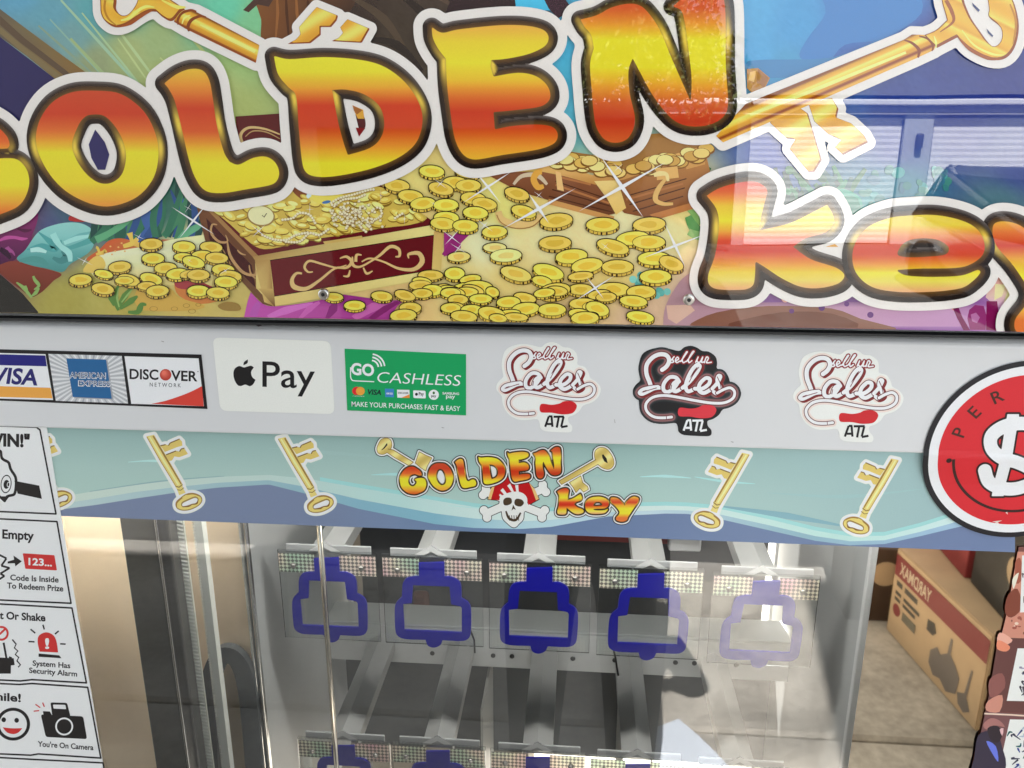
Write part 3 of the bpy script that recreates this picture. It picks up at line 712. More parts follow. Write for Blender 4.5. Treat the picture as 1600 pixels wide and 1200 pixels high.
T = np.gradient(Qs, axis=0); T /= np.linalg.norm(T, axis=1)[:, None]; Nn = np.stack([T[:, 2], 0*T[:, 0], -T[:, 0]], 1)
for i in range(40):
    for s, yy in ((-1, 0), (1, 0), (1, .009), (-1, .009)): v.append(Qs[i]+Nn[i]*s*.0098+np.array([0, yy, 0]))
for i in range(39):
    for k in range(4): a = 4*i; f.append((a+k, a+(k+1) % 4, a+4+(k+1) % 4, a+4+k))
mesh_obj('cable_chain', v, f, HOSE, gt)
# thin black cables hanging beside the plates
CB = mat('black_cable', (.01, .01, .01), .5)
for path in ([(735, 985), (741, 1000), (742, 1020)], [(958, 1010), (962, 1030), (966, 1055), (963, 1030)][:3]):
    tube('cable', [P(*q, .2) for q in path], .0012, CB, mc, 6)
# odd parts in the dark back of the compartment
sp = [P1(*q, .40) for q in ((868, 836), (1045, 846))]
box('red_strip', (sp[0].x, .40, sp[1].z-.004), (sp[1].x, .41, sp[1].z+.03), mat('red_part', (.25, .04, .035), .5), mc)
q = P1(657, 942, .40); box('rust_block', (q.x-.012, .40, q.z-.016), (q.x+.012, .412, q.z+.016), mat('rust', (.10, .025, .012), .6), mc, bevel=.006)
q = P1(1068, 852, .385); box('white_cap', (q.x-.02, .385, q.z-.010), (q.x+.024, .40, q.z+.02), mat('cap_white', (.8, .8, .8), .4), mc, bevel=.003)

# ================================================================== the big printed sign (clear sheet printed on its back)
MY = -.011
sg = empty('marquee_sign', (-.08, MY, ZM), 'glossy undersea treasure sign with big golden lettering along the top of the machine', 'sign')
zc = P1(800, 502, MY).z
ybot = lambda x: np.interp(x, [-200, 0, 1600, 1800], [484.5, 488.5, 519, 523])
# clear sheet thickness (edge visible as a dark line) 
box('acrylic_sheet', (XL+.004, MY, zc), (XR-.002, MY+.004, 1.89), mat('sheet_edge', (.01, .01, .012), .2), sg)
CP = [  # broad colour fields of the printed backdrop
 (-60,-40,(60,110,150)),(40,-20,(90,150,178)),(80,20,(96,150,165)),(110,60,(110,150,150)),(150,20,(88,155,160)),(150,100,(140,150,110)),(200,80,(158,170,112)),(260,130,(166,176,104)),(330,140,(170,180,110)),
 (250,60,(150,170,115)),(300,20,(105,180,150)),(350,10,(100,190,155)),(400,30,(120,185,135)),(380,80,(150,180,110)),(370,180,(160,172,100)),(60,90,(105,130,130)),(180,140,(150,160,105)),(200,10,(95,170,160)),
 (480,10,(80,52,34)),(560,20,(52,40,34)),(620,60,(58,48,38)),(680,10,(62,50,42)),(700,90,(60,50,40)),(760,10,(46,38,36)),(820,10,(44,30,34)),(600,120,(54,44,36)),
 (880,60,(62,165,198)),(900,130,(66,168,196)),(940,20,(70,170,205)),(860,170,(80,170,190)),
 (1170,20,(66,150,196)),(1180,90,(62,148,196)),(1250,40,(58,140,190)),(1330,30,(60,126,182)),(1400,10,(58,118,178)),(1330,90,(46,92,160)),(1230,110,(60,140,180)),(1450,60,(46,70,140)),(1480,110,(36,52,122)),(1570,110,(34,46,118)),(1590,10,(46,60,120)),
 (1300,150,(44,76,140)),(1400,150,(36,56,126)),(1220,230,(32,56,140)),(1260,270,(40,80,130)),(1300,300,(36,96,120)),(1400,220,(40,60,130)),(1400,300,(44,110,130)),(1500,200,(36,50,120)),(1590,250,(44,60,120)),(1560,330,(60,100,110)),(1300,360,(40,130,120)),(1380,340,(60,160,150)),
 (80,370,(70,80,120)),(120,340,(60,90,110)),(230,330,(46,100,90)),(280,310,(48,100,84)),(200,350,(60,84,130)),
 (100,470,(160,150,72)),(160,440,(178,168,86)),(240,410,(222,206,140)),(300,390,(226,212,150)),(200,480,(172,158,78)),(300,470,(196,172,92)),(360,480,(190,170,96)),
 (640,280,(214,198,110)),(700,300,(212,196,112)),(780,320,(222,206,110)),(660,340,(206,188,110)),(760,380,(226,212,158)),(720,440,(214,196,120)),(800,440,(210,190,110)),(640,460,(206,180,110)),(880,440,(206,186,106)),(860,380,(220,204,140)),(960,370,(222,208,150)),(960,430,(206,188,104)),(1020,400,(214,200,140)),(1060,330,(200,190,110)),(900,490,(190,165,110)),(1000,490,(196,170,130)),(1050,360,(216,206,140)),(820,280,(204,184,96)),
 (1100,480,(168,128,136)),(1150,500,(140,100,110)),(1200,480,(116,66,130)),(1300,480,(108,54,126)),(1400,490,(104,54,124)),(1480,490,(96,50,124)),(1560,470,(140,70,130)),(1600,440,(190,150,110)),(1540,430,(150,40,90)),(1600,500,(150,110,160)),
 (0,340,(90,40,80)),(30,380,(110,50,60))]
cpx = np.array([c[0] for c in CP], float); cpy = np.array([c[1] for c in CP], float); cpc = np.array([c[2] for c in CP], float)
sand = (cpy > 275) & (cpx > 600) & (cpx < 1070); cpc[sand] = cpc[sand]*np.array([1.02, 1.0, 1.02])+np.array([5, 1, 4])
def backdrop(x, y):
    out = np.zeros((len(x), 3))
    for s in range(0, len(x), 4000):
        X = x[s:s+4000, None]; Y = y[s:s+4000, None]
        wt = 1/((X-cpx)**2+(Y-cpy)**2+160)**1.9
        out[s:s+4000] = wt @ cpc/wt.sum(1)[:, None]
    return np.clip(out+nrs.normal(0, 1.5, (len(x), 1)), 0, 255)
a = Art(MY, 1)
f = Field(-170, -150, 1790, 530, 5)
f.Y = f.Y.copy(); keep = f.Y <= 540
# last row follows the lower edge of the sheet
fx = f.x; rows = []
ys = np.linspace(0, 1, 120)
X = np.tile(fx, (120, 1)); Y = -62+(ybot(X)+62)*ys[:, None]
H, W = X.shape; I = np.arange(H*W).reshape(H, W); fs = np.stack([I[:-1, :-1], I[:-1, 1:], I[1:, 1:], I[1:, :-1]], -1).reshape(-1, 4).tolist()
a._add(X.ravel(), Y.ravel(), fs, backdrop)
a.build('printed_backdrop', PR_GLOSS, sg)

LB_ = 4   # running layer
def art(k): return Art(MY, k, lambda x: ybot(x)-.3)
def soft(ar, pts, col, n=5, **kw):  # closed smooth shape
    Q = smooth(pts, n); return ar.poly(Q, col)
cA = xf(0, 0, 2.857); cB = xf(400, 0, 2.857); cN = xf(800, 0, 4); cR = xf(1100, 0, 3.2); cS = xf(0, 200, 4); cT = xf(300, 220, 3.81); cU = xf(700, 220, 3.81); cK = xf(1020, 200, 2.759); cZ = xf(140, 0, 5.333); cV = xf(420, 0, 3.077); cY = xf(1200, 60, 4); cL = xf(0, 320, 6.667); cQ = xf(1360, 400, 6.667)

# ---- sea scenery: hull, mast, light shafts, ship, reef
a = art(3)
a.poly(cA([(-300, 60), (0, 165), (250, 355), (200, 420), (120, 600), (60, 900), (0, 1000), (-300, 1000)]), vgrad([(20, (44, 42, 84)), (200, (40, 38, 82)), (330, (46, 48, 92))]))
a.poly([(128, 190), (178, 190), (178, 280), (128, 280)], (42, 40, 86))
a.poly(cA([(-200, -60), (0, 40), (120, 130), (255, 230), (400, 335), (250, 356), (120, 250), (0, 165), (-200, 60)]), lambda x, y: ramp([(0, (92, 84, 72)), (40, (112, 98, 70)), (80, (118, 98, 62)), (140, (128, 96, 52))])(x))
a.up()
a.poly(cA([(0, 70), (110, 170), (290, 310), (320, 335), (290, 340), (90, 190), (0, 110)]), (88, 72, 56))
a.poly(cA([(0, 118), (110, 210), (270, 335), (250, 350), (90, 225), (0, 150)]), (120, 104, 72))
for (x0, y0, x1, y1, w_, c_) in ((95, 0, 250, 170, 2.6, (150, 182, 150)), (78, 30, 190, 150, 1.6, (132, 168, 150)), (128, 20, 245, 165, 1.8, (160, 186, 140)), (165, 20, 262, 150, 2.4, (170, 190, 136)), (60, 40, 150, 120, 2.2, (128, 150, 128)), (184, 60, 240, 140, 1.6, (176, 190, 130)), (110, 60, 230, 190, 3.2, (150, 170, 120)), (250, 90, 310, 150, 2, (176, 188, 124)), (300, 60, 360, 130, 3, (172, 186, 116))):
    a.stroke([(x0, y0), ((x0+x1)/2, (y0+y1)/2), (x1, y1)], [w_*.6, w_, w_*.5], c_, False)
a.up()
a.build('mast_and_light', PR_GLOSS, sg)
# ship's wooden flank and dark figure
a = art(3)
a.poly(smooth([(400, -40), (408, 30), (408, 60), (420, 70, 1), (470, 90), (520, 60), (560, -40)], 4), lambda x, y: ramp([(400, (120, 74, 36)), (430, (108, 58, 26)), (470, (96, 50, 24)), (540, (64, 42, 30))])(x))
a.up()
a.poly(cA([(1085, 45), (1150, -20), (1230, -20), (1200, 30), (1150, 20), (1110, 55)]), (70, 48, 40))
for k, (x0, x1) in enumerate(((432, 430), (446, 452), (462, 470), (480, 492))): a.stroke([(x0, -20), (x0+2, 20), (x1, 70)], [1, 2.4, 1], (72, 40, 22) if k % 2 else (140, 88, 44), False)
for (p, q, r, c_) in (((540, -10), (600, 30), (640, 90), (74, 60, 46)), ((610, -20), (660, 20), (690, 60), (40, 32, 28)), ((660, -20), (720, 10), (760, 5), (80, 64, 52)), ((570, 60), (620, 70), (660, 110), (40, 33, 28)), ((700, 60), (680, 90), (660, 120), (70, 60, 46))):
    a.stroke([p, q, r], [2, 7, 2], c_)
a.poly(cV([(840, -30), (870, 10), (850, 60), (960, 70), (1200, 60), (1180, 20), (1150, -30)]), (42, 28, 32))
a.poly(cV([(1180, -30), (1190, 50), (1380, 50), (1330, -30)]), (70, 178, 212))
a.up(); a.poly(cV([(1315, -20), (1345, 40), (1390, 90), (1420, 70), (1450, 30), (1420, -10), (1380, -30)]), (54, 32, 44))
a.build('ship', PR_GLOSS, sg); a = art(3)
# deep blue shadows on the right water
a.poly(smooth([(1250, 90), (1262, 60), (1290, 20), (1286, -20), (1420, -20), (1440, 20), (1380, 60), (1320, 70), (1290, 100)], 4), (54, 116, 176))
a.poly(smooth([(1170, 95), (1300, 90), (1380, 60), (1340, 100), (1250, 120), (1170, 118)], 4), (56, 120, 168))
a.build('deep_water', PR_GLOSS, sg)

a = art(3)
# reef on the left
a.poly(smooth(cL([(-60, 300), (100, 270), (260, 170), (390, 80), (380, 200), (330, 330), (330, 400), (170, 560), (100, 600), (-60, 650)]), 3), vgrad([(330, (130, 40, 100)), (375, (104, 34, 84)), (420, (58, 18, 56))]))
a.poly(smooth(cL([(-60, 650), (90, 590), (180, 590), (300, 620), (450, 660), (640, 720), (560, 790), (490, 860), (420, 920), (330, 960), (240, 900), (80, 780), (-60, 660)]), 4), vgrad([(405, (128, 58, 46)), (460, (104, 44, 32))]))
a.up()
a.stroke(cL([(-20, 380), (60, 345), (150, 340), (230, 355), (290, 350)]), [1, 3, 2.4, 2.6, .6], (176, 74, 140)); a.stroke(cL([(70, 440), (90, 470), (130, 490), (155, 530)]), [3, 4, 2, .6], (150, 70, 128)); a.stroke(cL([(0, 460), (60, 500), (110, 560)]), [3, 5, 2], (44, 12, 44)); a.stroke(cL([(180, 250), (260, 270), (330, 260)]), [1, 3, 1], (80, 22, 62))
a.poly(cL([(-100, 650), (20, 740), (240, 930), (400, 1120), (395, 1130), (-100, 1118)]), (34, 36, 34))
a.up()
# shell
sh = smooth(cS([(105, 820), (160, 760), (240, 650), (340, 605), (440, 590), (520, 600), (580, 640), (590, 690), (580, 745), (540, 790), (440, 850), (390, 900), (300, 880), (200, 860)]), 5)
a.poly(sh, vgrad([(345, (140, 196, 188)), (370, (126, 188, 182)), (400, (84, 152, 148)), (425, (70, 132, 128))]))
a.up()
a.stroke(cS([(240, 650), (300, 700), (345, 740), (340, 760), (260, 740), (170, 760)]), [.6, 4, 7, 4, 5, 1], (74, 150, 148))
a.stroke(cS([(590, 690), (520, 720), (430, 750), (390, 740), (380, 700)]), [5, 4, 3, 2, 1], (78, 152, 148)); a.stroke(cS([(400, 760), (420, 800), (380, 830), (330, 810)]), [6, 7, 5, 2], (66, 128, 126)); a.stroke(cS([(120, 830), (200, 820), (260, 830), (300, 860)]), [2, 5, 5, 2], (74, 140, 134)); a.stroke(cS([(440, 690), (500, 670), (570, 650)]), [1, 3, 1], (104, 170, 166))
a.up(); a.stroke(cS([(190, 765), (240, 760), (290, 775)]), [3, 4, 2], (168, 212, 204)); a.stroke(cS([(330, 660), (350, 700), (380, 740), (430, 780), (440, 835)]), [5, 5, 4, 5, 3], (150, 206, 198)); a.stroke(cS([(400, 720), (480, 690), (580, 670)]), [3, 4, 1], (150, 206, 198))
a.build('reef', PR_GLOSS, sg)

a = art(10)
# seaweed field behind the lettering, red starfish, weeds
for k in range(46):
    x0 = 92+rnd.random()*230; y0 = 372-(x0 > 220)*4+rnd.random()*8; x1 = x0+rnd.uniform(-20, 46); 
    if x0 < 140: continue
    c_ = rnd.choice([(36, 88, 72), (48, 108, 82), (30, 72, 66), (62, 122, 88), (44, 78, 128), (58, 92, 150)])
    a.stroke([(x0, y0), ((x0+x1)/2+rnd.uniform(-12, 12), y0-34), (x1, y0-60-rnd.random()*34)], [5, 5.5, 1], c_)
a.poly(smooth(cS([(440, 548), (550, 548), (545, 585), (435, 580)]), 3), (170, 46, 48))
a.stroke(cS([(600, 700), (680, 660), (760, 610), (830, 560)]), [6, 5, 5, 2], (92, 160, 116)); a.stroke(cS([(1110, 700), (1160, 660), (1230, 620), (1270, 600)]), [2, 6, 5, 1], (96, 164, 124))
a.up()
a.poly(smooth(cS([(540, 820), (620, 760), (680, 705), (760, 690), (860, 720), (900, 770), (780, 800), (660, 860), (600, 840)]), 4), lambda x, y: ramp([(140, (190, 92, 52)), (180, (196, 84, 44)), (220, (178, 108, 60))])(x))
a.poly(smooth(cS([(1000, 700), (1080, 700), (1180, 720), (1100, 760), (1030, 750)]), 3), (178, 112, 76))
a.poly(smooth(cS([(560, 850), (640, 790), (780, 760), (900, 740), (1060, 700), (1260, 670), (1300, 680), (1320, 1000), (1100, 980), (800, 1000), (600, 940)]), 4), vgrad([(370, (232, 218, 158)), (400, (238, 226, 180)), (440, (212, 194, 120))]))
a.up()
for (x, y) in ((690, 740), (720, 770), (760, 720), (700, 790), (740, 745), (780, 770)): 
    q = cS([(x, y)])[0]; a.ell(q[0], q[1], 1.6, 1.3, (226, 170, 100))
for pts, r, c_ in ((((770, 740), (830, 720), (860, 690)), [3, 4, 3], (224, 184, 84)), (((830, 730), (820, 690), (810, 655)), [3, 3, 5], (224, 184, 84)), (((840, 720), (890, 740), (910, 745)), [4, 4, 3], (220, 178, 84)), (((600, 790), (640, 780), (660, 760)), [2, 3, 2], (220, 180, 84)), (((625, 790), (610, 750), (600, 745)), [2, 2, 2], (224, 184, 84)), (((640, 790), (655, 770), (660, 780)), [2, 2, 3], (220, 176, 80))):
    a.stroke(cS(pts), r, c_)
a.poly(smooth(cS([(520, 900), (550, 840), (600, 800), (640, 810), (660, 860), (620, 900)]), 3), (214, 184, 92))
a.poly(smooth(cS([(1090, 970), (1140, 940), (1240, 950), (1330, 1000), (1400, 1040), (1400, 1070), (1250, 1100), (1120, 1050)]), 3), (196, 120, 62)); a.up()
a.poly(smooth(cS([(1090, 960), (1150, 940), (1260, 965), (1330, 1000), (1200, 1010), (1110, 1000)]), 3), (160, 62, 66))
a.poly(smooth(cS([(860, 1000), (900, 970), (1060, 1000), (1120, 1060), (1280, 1110), (1200, 1140), (900, 1140), (840, 1080)]), 3), (196, 158, 74))
a.poly(smooth(cS([(1360, 1110), (1420, 1085), (1490, 1100), (1500, 1140), (1400, 1140)]), 3), (146, 116, 58))
a.up()
for (x, y, r) in ((960, 1130, 26), (1090, 1130, 22), (1165, 1110, 22), (1200, 1145, 24), (1240, 1105, 18)):
    q = cS([(x, y)])[0]; a.ring(q[0], q[1], r/4-1, r/4, (150, 116, 52), 20, .6)
for pts in (((740, 1140), (720, 1060), (740, 985)), ((735, 1130), (780, 1050), (835, 990)), ((750, 1130), (820, 1080), (860, 1050)), ((715, 1110), (695, 1060), (690, 1030)), ((800, 1150), (860, 1150), (885, 1105), (915, 1105))):
    a.stroke(cS(pts), [2, 5, 1.4], (86, 126, 60))
a.up()
for pts in (((745, 1120), (732, 1060), (742, 1000)), ((760, 1090), (800, 1040), (830, 1005))): a.stroke(cS(pts), [1, 1.6, .5], (140, 170, 96))
for pts in (((95, 965), (140, 1000), (190, 1060)), ((165, 1040), (155, 1010), (150, 985)), ((205, 1010), (235, 985), (210, 950), (200, 925)), ((190, 1050), (215, 1030), (235, 1000))):
    a.stroke(cS([(p[0]+8, p[1]) for p in pts]), [1, 3, 1.6], (132, 164, 92))
a.build('seabed', PR_GLOSS, sg); a = art(17)
# purple cloth under the chest
a.poly(smooth(cT([(350, 900, 1), (330, 960), (310, 1050, 1), (600, 1062), (900, 1068), (1170, 1072, 1), (1250, 960), (1400, 950), (1415, 920, 1), (1200, 950), (905, 915, 1), (700, 960), (500, 985), (420, 970)]), 4), lambda x, y: ramp([(390, (182, 78, 158)), (470, (160, 56, 138)), (560, (142, 44, 118)), (660, (166, 70, 136))])(x))
a.up()
for pts, r, c_ in ((((450, 1050), (560, 1010), (720, 970)), [3, 6, 2], (196, 104, 178)), (((640, 1060), (700, 1000), (760, 960)), [2, 5, 2], (190, 92, 166)), (((800, 1060), (840, 1000), (850, 960)), [2, 7, 3], (128, 34, 108)), (((960, 1060), (1080, 990), (1200, 960)), [5, 7, 2], (190, 96, 160)), (((1060, 1065), (1150, 1000), (1230, 960)), [4, 5, 2], (122, 38, 96)), (((400, 960), (380, 1000), (360, 1050)), [3, 6, 6], (172, 82, 160))):
    a.stroke(cT(pts), r, c_)
# magenta cloth right of the chest
a.poly(cT([(1500, 540), (1600, 590), (1600, 640), (1500, 690)]), (150, 44, 112)); a.poly([(718, 355), (735, 365), (700, 400), (690, 398)], (140, 40, 104))
a.build('purple_cloth', PR_GLOSS, sg)

# ---- right corner: purple rock, teal weed, green plants
a = art(10)
a.poly(smooth([(1040, 478), (1062, 440), (1080, 425, 1), (1100, 470), (1240, 470), (1500, 470), (1560, 450), (1660, 440), (1660, 530, 1), (1036, 512, 1)], 4), lambda x, y: ramp([(1040, (172, 134, 138)), (1110, (164, 122, 132)), (1165, (122, 80, 128)), (1230, (108, 52, 128)), (1400, (110, 56, 126)), (1490, (118, 62, 132)), (1600, (180, 130, 180))])(x))
a.up()
a.poly(cU([(1300, 980), (1440, 975), (1470, 1010), (1360, 1090), (1310, 1060)]), (204, 166, 146)); a.poly(smooth([(1080, 505), (1120, 488), (1200, 478), (1300, 482), (1345, 498), (1400, 516), (1080, 512)], 3), (128, 84, 66)); 
a.poly(smooth([(1140, 505), (1220, 488), (1300, 490), (1340, 512), (1140, 512)], 3), (104, 58, 40))
for (x, y, r, c_) in ((1227, 467, 6, (222, 156, 142)), (1284, 481, 5, (86, 34, 104)), (1237, 486, 4, (90, 34, 100)), (1323, 475, 4, (92, 40, 112)), (1491, 482, 3.5, (206, 130, 110)), (1360, 492, 5, (92, 42, 108))): a.ell(x, y, r, r*.95, c_)
a.poly(cQ([(1290, 130), (1360, 50), (1450, 135)]), (150, 26, 82)); a.poly(cQ([(1285, 140), (1500, 185), (1600, 290), (1600, 620), (1300, 520), (1200, 430)]), vgrad([(420, (214, 110, 130)), (445, (216, 200, 130)), (480, (200, 150, 190))]))
a.poly(cQ([(1010, 650), (1030, 560), (1090, 510), (1180, 520), (1210, 620), (1200, 770), (1040, 770)]), (134, 44, 100)); a.poly(cQ([(1210, 470), (1320, 470), (1345, 650), (1330, 780), (1205, 770)]), (116, 14, 72)); a.poly(cQ([(840, 500), (900, 490), (960, 640), (1040, 775), (970, 775), (900, 640)]), (112, 20, 76))
a.up(); a.poly(cQ([(1045, 610), (1100, 590), (1140, 640), (1110, 700), (1060, 680)]), (170, 104, 150))
a.poly(cQ([(1300, 290), (1410, 300), (1370, 420), (1290, 460)]), (218, 206, 150)); a.poly(cQ([(1440, 320), (1570, 320), (1480, 520), (1380, 520)]), (222, 210, 150))
# plants above 'key'
for k in range(40):
    x0 = rnd.uniform(1180, 1330); y0 = rnd.uniform(330, 352)-abs(x0-1255)*.1; a.stroke([(x0, y0), (x0+rnd.uniform(-14, 16), y0-25), (x0+rnd.uniform(-26, 30), y0-rnd.uniform(40, 74))], [4, 6, 3], rnd.choice([(26, 74, 56), (34, 96, 66), (40, 110, 76), (30, 84, 86), (44, 120, 92), (24, 60, 60)]))
a.up()
for k in range(26): a.ell(rnd.uniform(1200, 1320), rnd.uniform(262, 335), rnd.uniform(4, 9), rnd.uniform(4, 8), rnd.choice([(28, 80, 54), (38, 104, 66), (30, 70, 60), (48, 122, 84)]), rnd.random()*3)
a.poly(smooth([(1305, 300), (1322, 296), (1345, 310), (1348, 335), (1346, 352), (1300, 372), (1285, 350)], 3), (44, 140, 118)); a.up(); a.poly(smooth([(1312, 312), (1340, 310), (1346, 350), (1330, 362), (1300, 362)], 3), (36, 116, 96))
for k in range(30): a.ell(rnd.uniform(1330, 1480), rnd.uniform(265, 330), rnd.uniform(5, 11), rnd.uniform(4, 9), rnd.choice([(40, 110, 110), (52, 120, 110), (40, 96, 120), (60, 140, 140)]), rnd.random()*3)
# teal coins of the reef near the purple rock
for k in range(16): a.ell(rnd.uniform(985, 1048), rnd.uniform(428, 462), rnd.uniform(5, 9), rnd.uniform(4, 7), rnd.choice([(110, 180, 168), (90, 164, 154), (130, 196, 180)]), rnd.random())
# green leaves left of k
for pts, r, c_ in ((((1090, 305), (1078, 285), (1073, 268)), [3, 8, 5], (40, 96, 52)), (((1098, 280), (1102, 268), (1106, 260)), [4, 7, 6], (36, 92, 50)), (((1055, 316), (1070, 318), (1085, 330), (1096, 350)), [4, 7, 8, 8], (116, 160, 84)), (((1075, 338), (1082, 352), (1092, 364)), [5, 8, 9], (84, 140, 76)), (((1076, 362), (1090, 368), (1102, 366)), [5, 7, 6], (132, 172, 104))):
    a.stroke(pts, r, c_)
a.build('reef_plants', PR_GLOSS, sg)

# ---- wooden chest on the right
GD1 = [(222, 190, 110), (206, 168, 84), (232, 204, 128), (190, 148, 74)]
a = art(20)
a.poly(cU([(210, 190), (640, 180), (850, 215), (1010, 430), (900, 455), (620, 360), (420, 300)]), vgrad([(265, (136, 84, 56)), (300, (112, 66, 40)), (335, (96, 56, 34))]))
a.poly(cU([(870, 240), (1530, 60), (1560, 180), (1500, 380), (1240, 470), (1050, 430)]), vgrad([(240, (176, 122, 66)), (290, (142, 90, 46)), (330, (122, 72, 38))]))
a.up()
for (p, q) in (((640, 240), (960, 350)), ((620, 290), (970, 390)), ((600, 330), (980, 425)), ((1060, 330), (1420, 225)), ((1080, 380), (1410, 280)), ((1100, 420), (1400, 330))): a.stroke(cU([p, q]), .9, (70, 38, 24), False)
for (p, q) in (((640, 262), (960, 372)), ((1060, 350), (1400, 255)), ((660, 215), (850, 260))): a.stroke(cU([p, q]), 1.6, (162, 104, 60), False)
a.poly(cU([(600, 345), (990, 450), (985, 480), (590, 375)]), (190, 138, 78)); a.poly(cU([(1200, 440), (1530, 345), (1530, 385), (1240, 470)]), (176, 112, 60))
a.poly(cU([(530, 140), (640, 130), (860, 205), (1540, 20), (1560, 60), (1050, 230), (880, 262), (690, 210), (540, 180)]), vgrad([(225, (208, 160, 88)), (262, (216, 174, 104)), (285, (176, 124, 64))]))
a.poly(cU([(870, 240), (1010, 235), (1060, 400), (1000, 440), (940, 330)]), vgrad([(280, (222, 190, 120)), (335, (210, 176, 96))])); a.poly(cU([(640, 180), (672, 190), (690, 300), (650, 290)]), (214, 172, 110))
a.poly(cU([(1400, 90), (1530, 60), (1530, 140), (1420, 170)]), (190, 140, 76))
a.up()
a.poly(cU([(610, 140), (700, 60), (900, 90), (1200, -40), (1480, -60), (1560, 20), (1240, 110), (1060, 200), (980, 215), (850, 190)]), (150, 106, 54)); a.up()
for k in range(60):
    t = rnd.random(); x = 610+t*930; yb = 60+100*math.sin(t*2.4+.4)-(x-1100)*.08*(x > 1100) - rnd.random()*70+40
    q = cU([(x, yb)])[0]; a.ell(q[0], q[1], 14, 9, (120, 80, 36), rnd.uniform(-.2, .25)); a.up(0); a._add(*(lambda A: (A[0], A[1], [list(range(14))], rnd.choice(GD1)))((lambda t_: (q[0]+12.4*np.cos(t_), q[1]-.8+7.6*np.sin(t_)))(np.arange(14)*math.tau/14)))
    s_ = a.V[-1]; s_[:, 1] -= .00003*(k+1)/6; a.V[-2][:, 1] -= .00003*(k+.5)/6
a.up(5)
a.stroke(cU([(1240, 200), (1330, 190), (1370, 185)]), [9, 9, 9], (206, 160, 92)); a.up(); a.stroke(cU([(1300, 220), (1250, 290), (1235, 350), (1280, 375), (1340, 375)]), [2, 4, 4, 3, 2], (206, 164, 96)); a.stroke(cU([(1225, 205), (1260, 195), (1300, 200), (1310, 240)]), [3, 4, 3, 2], (230, 196, 132))
a.stroke(cU([(390, 260), (440, 210), (530, 205), (590, 260)]), [2, 3, 4, 2], (196, 176, 146)); a.stroke(cU([(560, 185), (530, 190), (510, 230), (535, 275), (570, 270)]), [4, 5, 5, 5, 3], (210, 154, 66)); a.stroke(cU([(300, 420), (320, 470), (400, 500), (500, 490), (560, 440)]), [5, 6, 6, 6, 4], (212, 178, 112)); a.up(); a.stroke(cU([(290, 440), (320, 490), (400, 520), (500, 510), (570, 450)]), .8, (150, 106, 58))
# its hasp corner seen past the N
a.poly(cR([(215, 345), (270, 340), (330, 390), (300, 450), (250, 475), (215, 440)]), (176, 124, 62)); a.up(); a.poly(cR([(230, 360), (262, 352), (250, 410), (222, 400)]), (214, 170, 96)); a.poly(cR([(270, 345), (325, 390), (300, 440), (262, 410)]), (150, 98, 46))
a.poly(cU([(360, -40), (400, -190), (560, -200), (440, -60)]), (206, 178, 108))
a.build('wooden_chest', PR_GLOSS, sg)

# ---- maroon chest
def scroll(ar, pts, w_, c1, c2):
    ar.stroke(pts, w_, c1); 
cHG = lambda x, y: ramp([(390, (150, 112, 62)), (420, (206, 180, 108)), (520, (214, 196, 118)), (580, (150, 112, 60)), (640, (206, 184, 110)), (690, (226, 208, 132))])(x)
a = art(24)
a.poly([(368, 182), (442, 177), (560, 172), (590, 200), (560, 260), (372, 235)], (84, 22, 24))
a.up()
for dx, dy, s in ((0, 0, 1),):
    a.stroke(cA([(1250, 600), (1180, 575), (1110, 570), (1075, 600), (1085, 640), (1110, 640)]), [1, 1.6, 2, 2.4, 2, 1], (196, 166, 110)); a.stroke(cA([(1250, 620), (1190, 590), (1130, 585), (1095, 610)]), [.6, 1, 1, .6], (170, 136, 88)); a.stroke(cA([(1165, 640), (1180, 625), (1195, 635)]), 1, (196, 166, 110))
# opening and body
a.poly(cT([(40, 400), (100, 380), (400, 250), (700, 250), (1110, 255), (1465, 500), (375, 690)]), (92, 22, 26))
a.poly(cT([(30, 400), (90, 395), (375, 690), (385, 935), (80, 600)]), vgrad([(320, (112, 70, 44)), (400, (92, 56, 36)), (470, (120, 86, 50))]))
a.up()
a.poly(cT([(85, 460), (355, 740), (380, 880), (105, 590)]), (62, 20, 22))
a.poly(cT([(375, 690), (1465, 500), (1500, 520), (1480, 812), (495, 985), (385, 935)]), (206, 184, 112))
a.up()
a.poly(cT([(80, 590), (100, 600), (395, 890), (480, 985), (420, 970), (385, 932)]), (104, 70, 46)); a.poly(cT([(60, 380), (90, 380), (400, 690), (370, 700)]), (152, 112, 66))
a.poly(cT([(360, 690), (1440, 500), (1470, 505), (1450, 560), (395, 740)]), cHG)
a.poly(cT([(375, 715), (465, 705), (490, 985), (430, 960), (390, 800)]), lambda x, y: ramp([(396, (150, 110, 60)), (406, (212, 188, 116)), (416, (190, 158, 92)), (430, (138, 100, 56))])(x))
a.poly(cT([(395, 880), (490, 985), (495, 985), (495, 880)]), vgrad([(450, (190, 158, 92)), (478, (100, 66, 40))]))
a.poly(cT([(490, 925), (1430, 768), (1425, 815), (495, 985)]), cHG)
a.poly(cT([(1440, 540), (1500, 520), (1480, 812), (1425, 815)]), vgrad([(356, (190, 152, 86)), (400, (222, 202, 126)), (432, (206, 182, 104))]))
a.up()
a.poly(cT([(465, 712), (1440, 562), (1428, 768), (490, 925)]), lambda x, y: ramp([(420, (92, 22, 28)), (480, (108, 20, 26)), (560, (78, 8, 14)), (620, (104, 18, 24)), (680, (92, 18, 24))])(x))
a.stroke(cT([(465, 712), (1440, 562)]), .7, (60, 30, 16), False); a.stroke(cT([(490, 925), (1428, 768)]), .7, (60, 30, 16), False)
a.poly(cT([(780, 600), (1010, 565), (1020, 580), (790, 615)]), (190, 158, 88))
a.up()
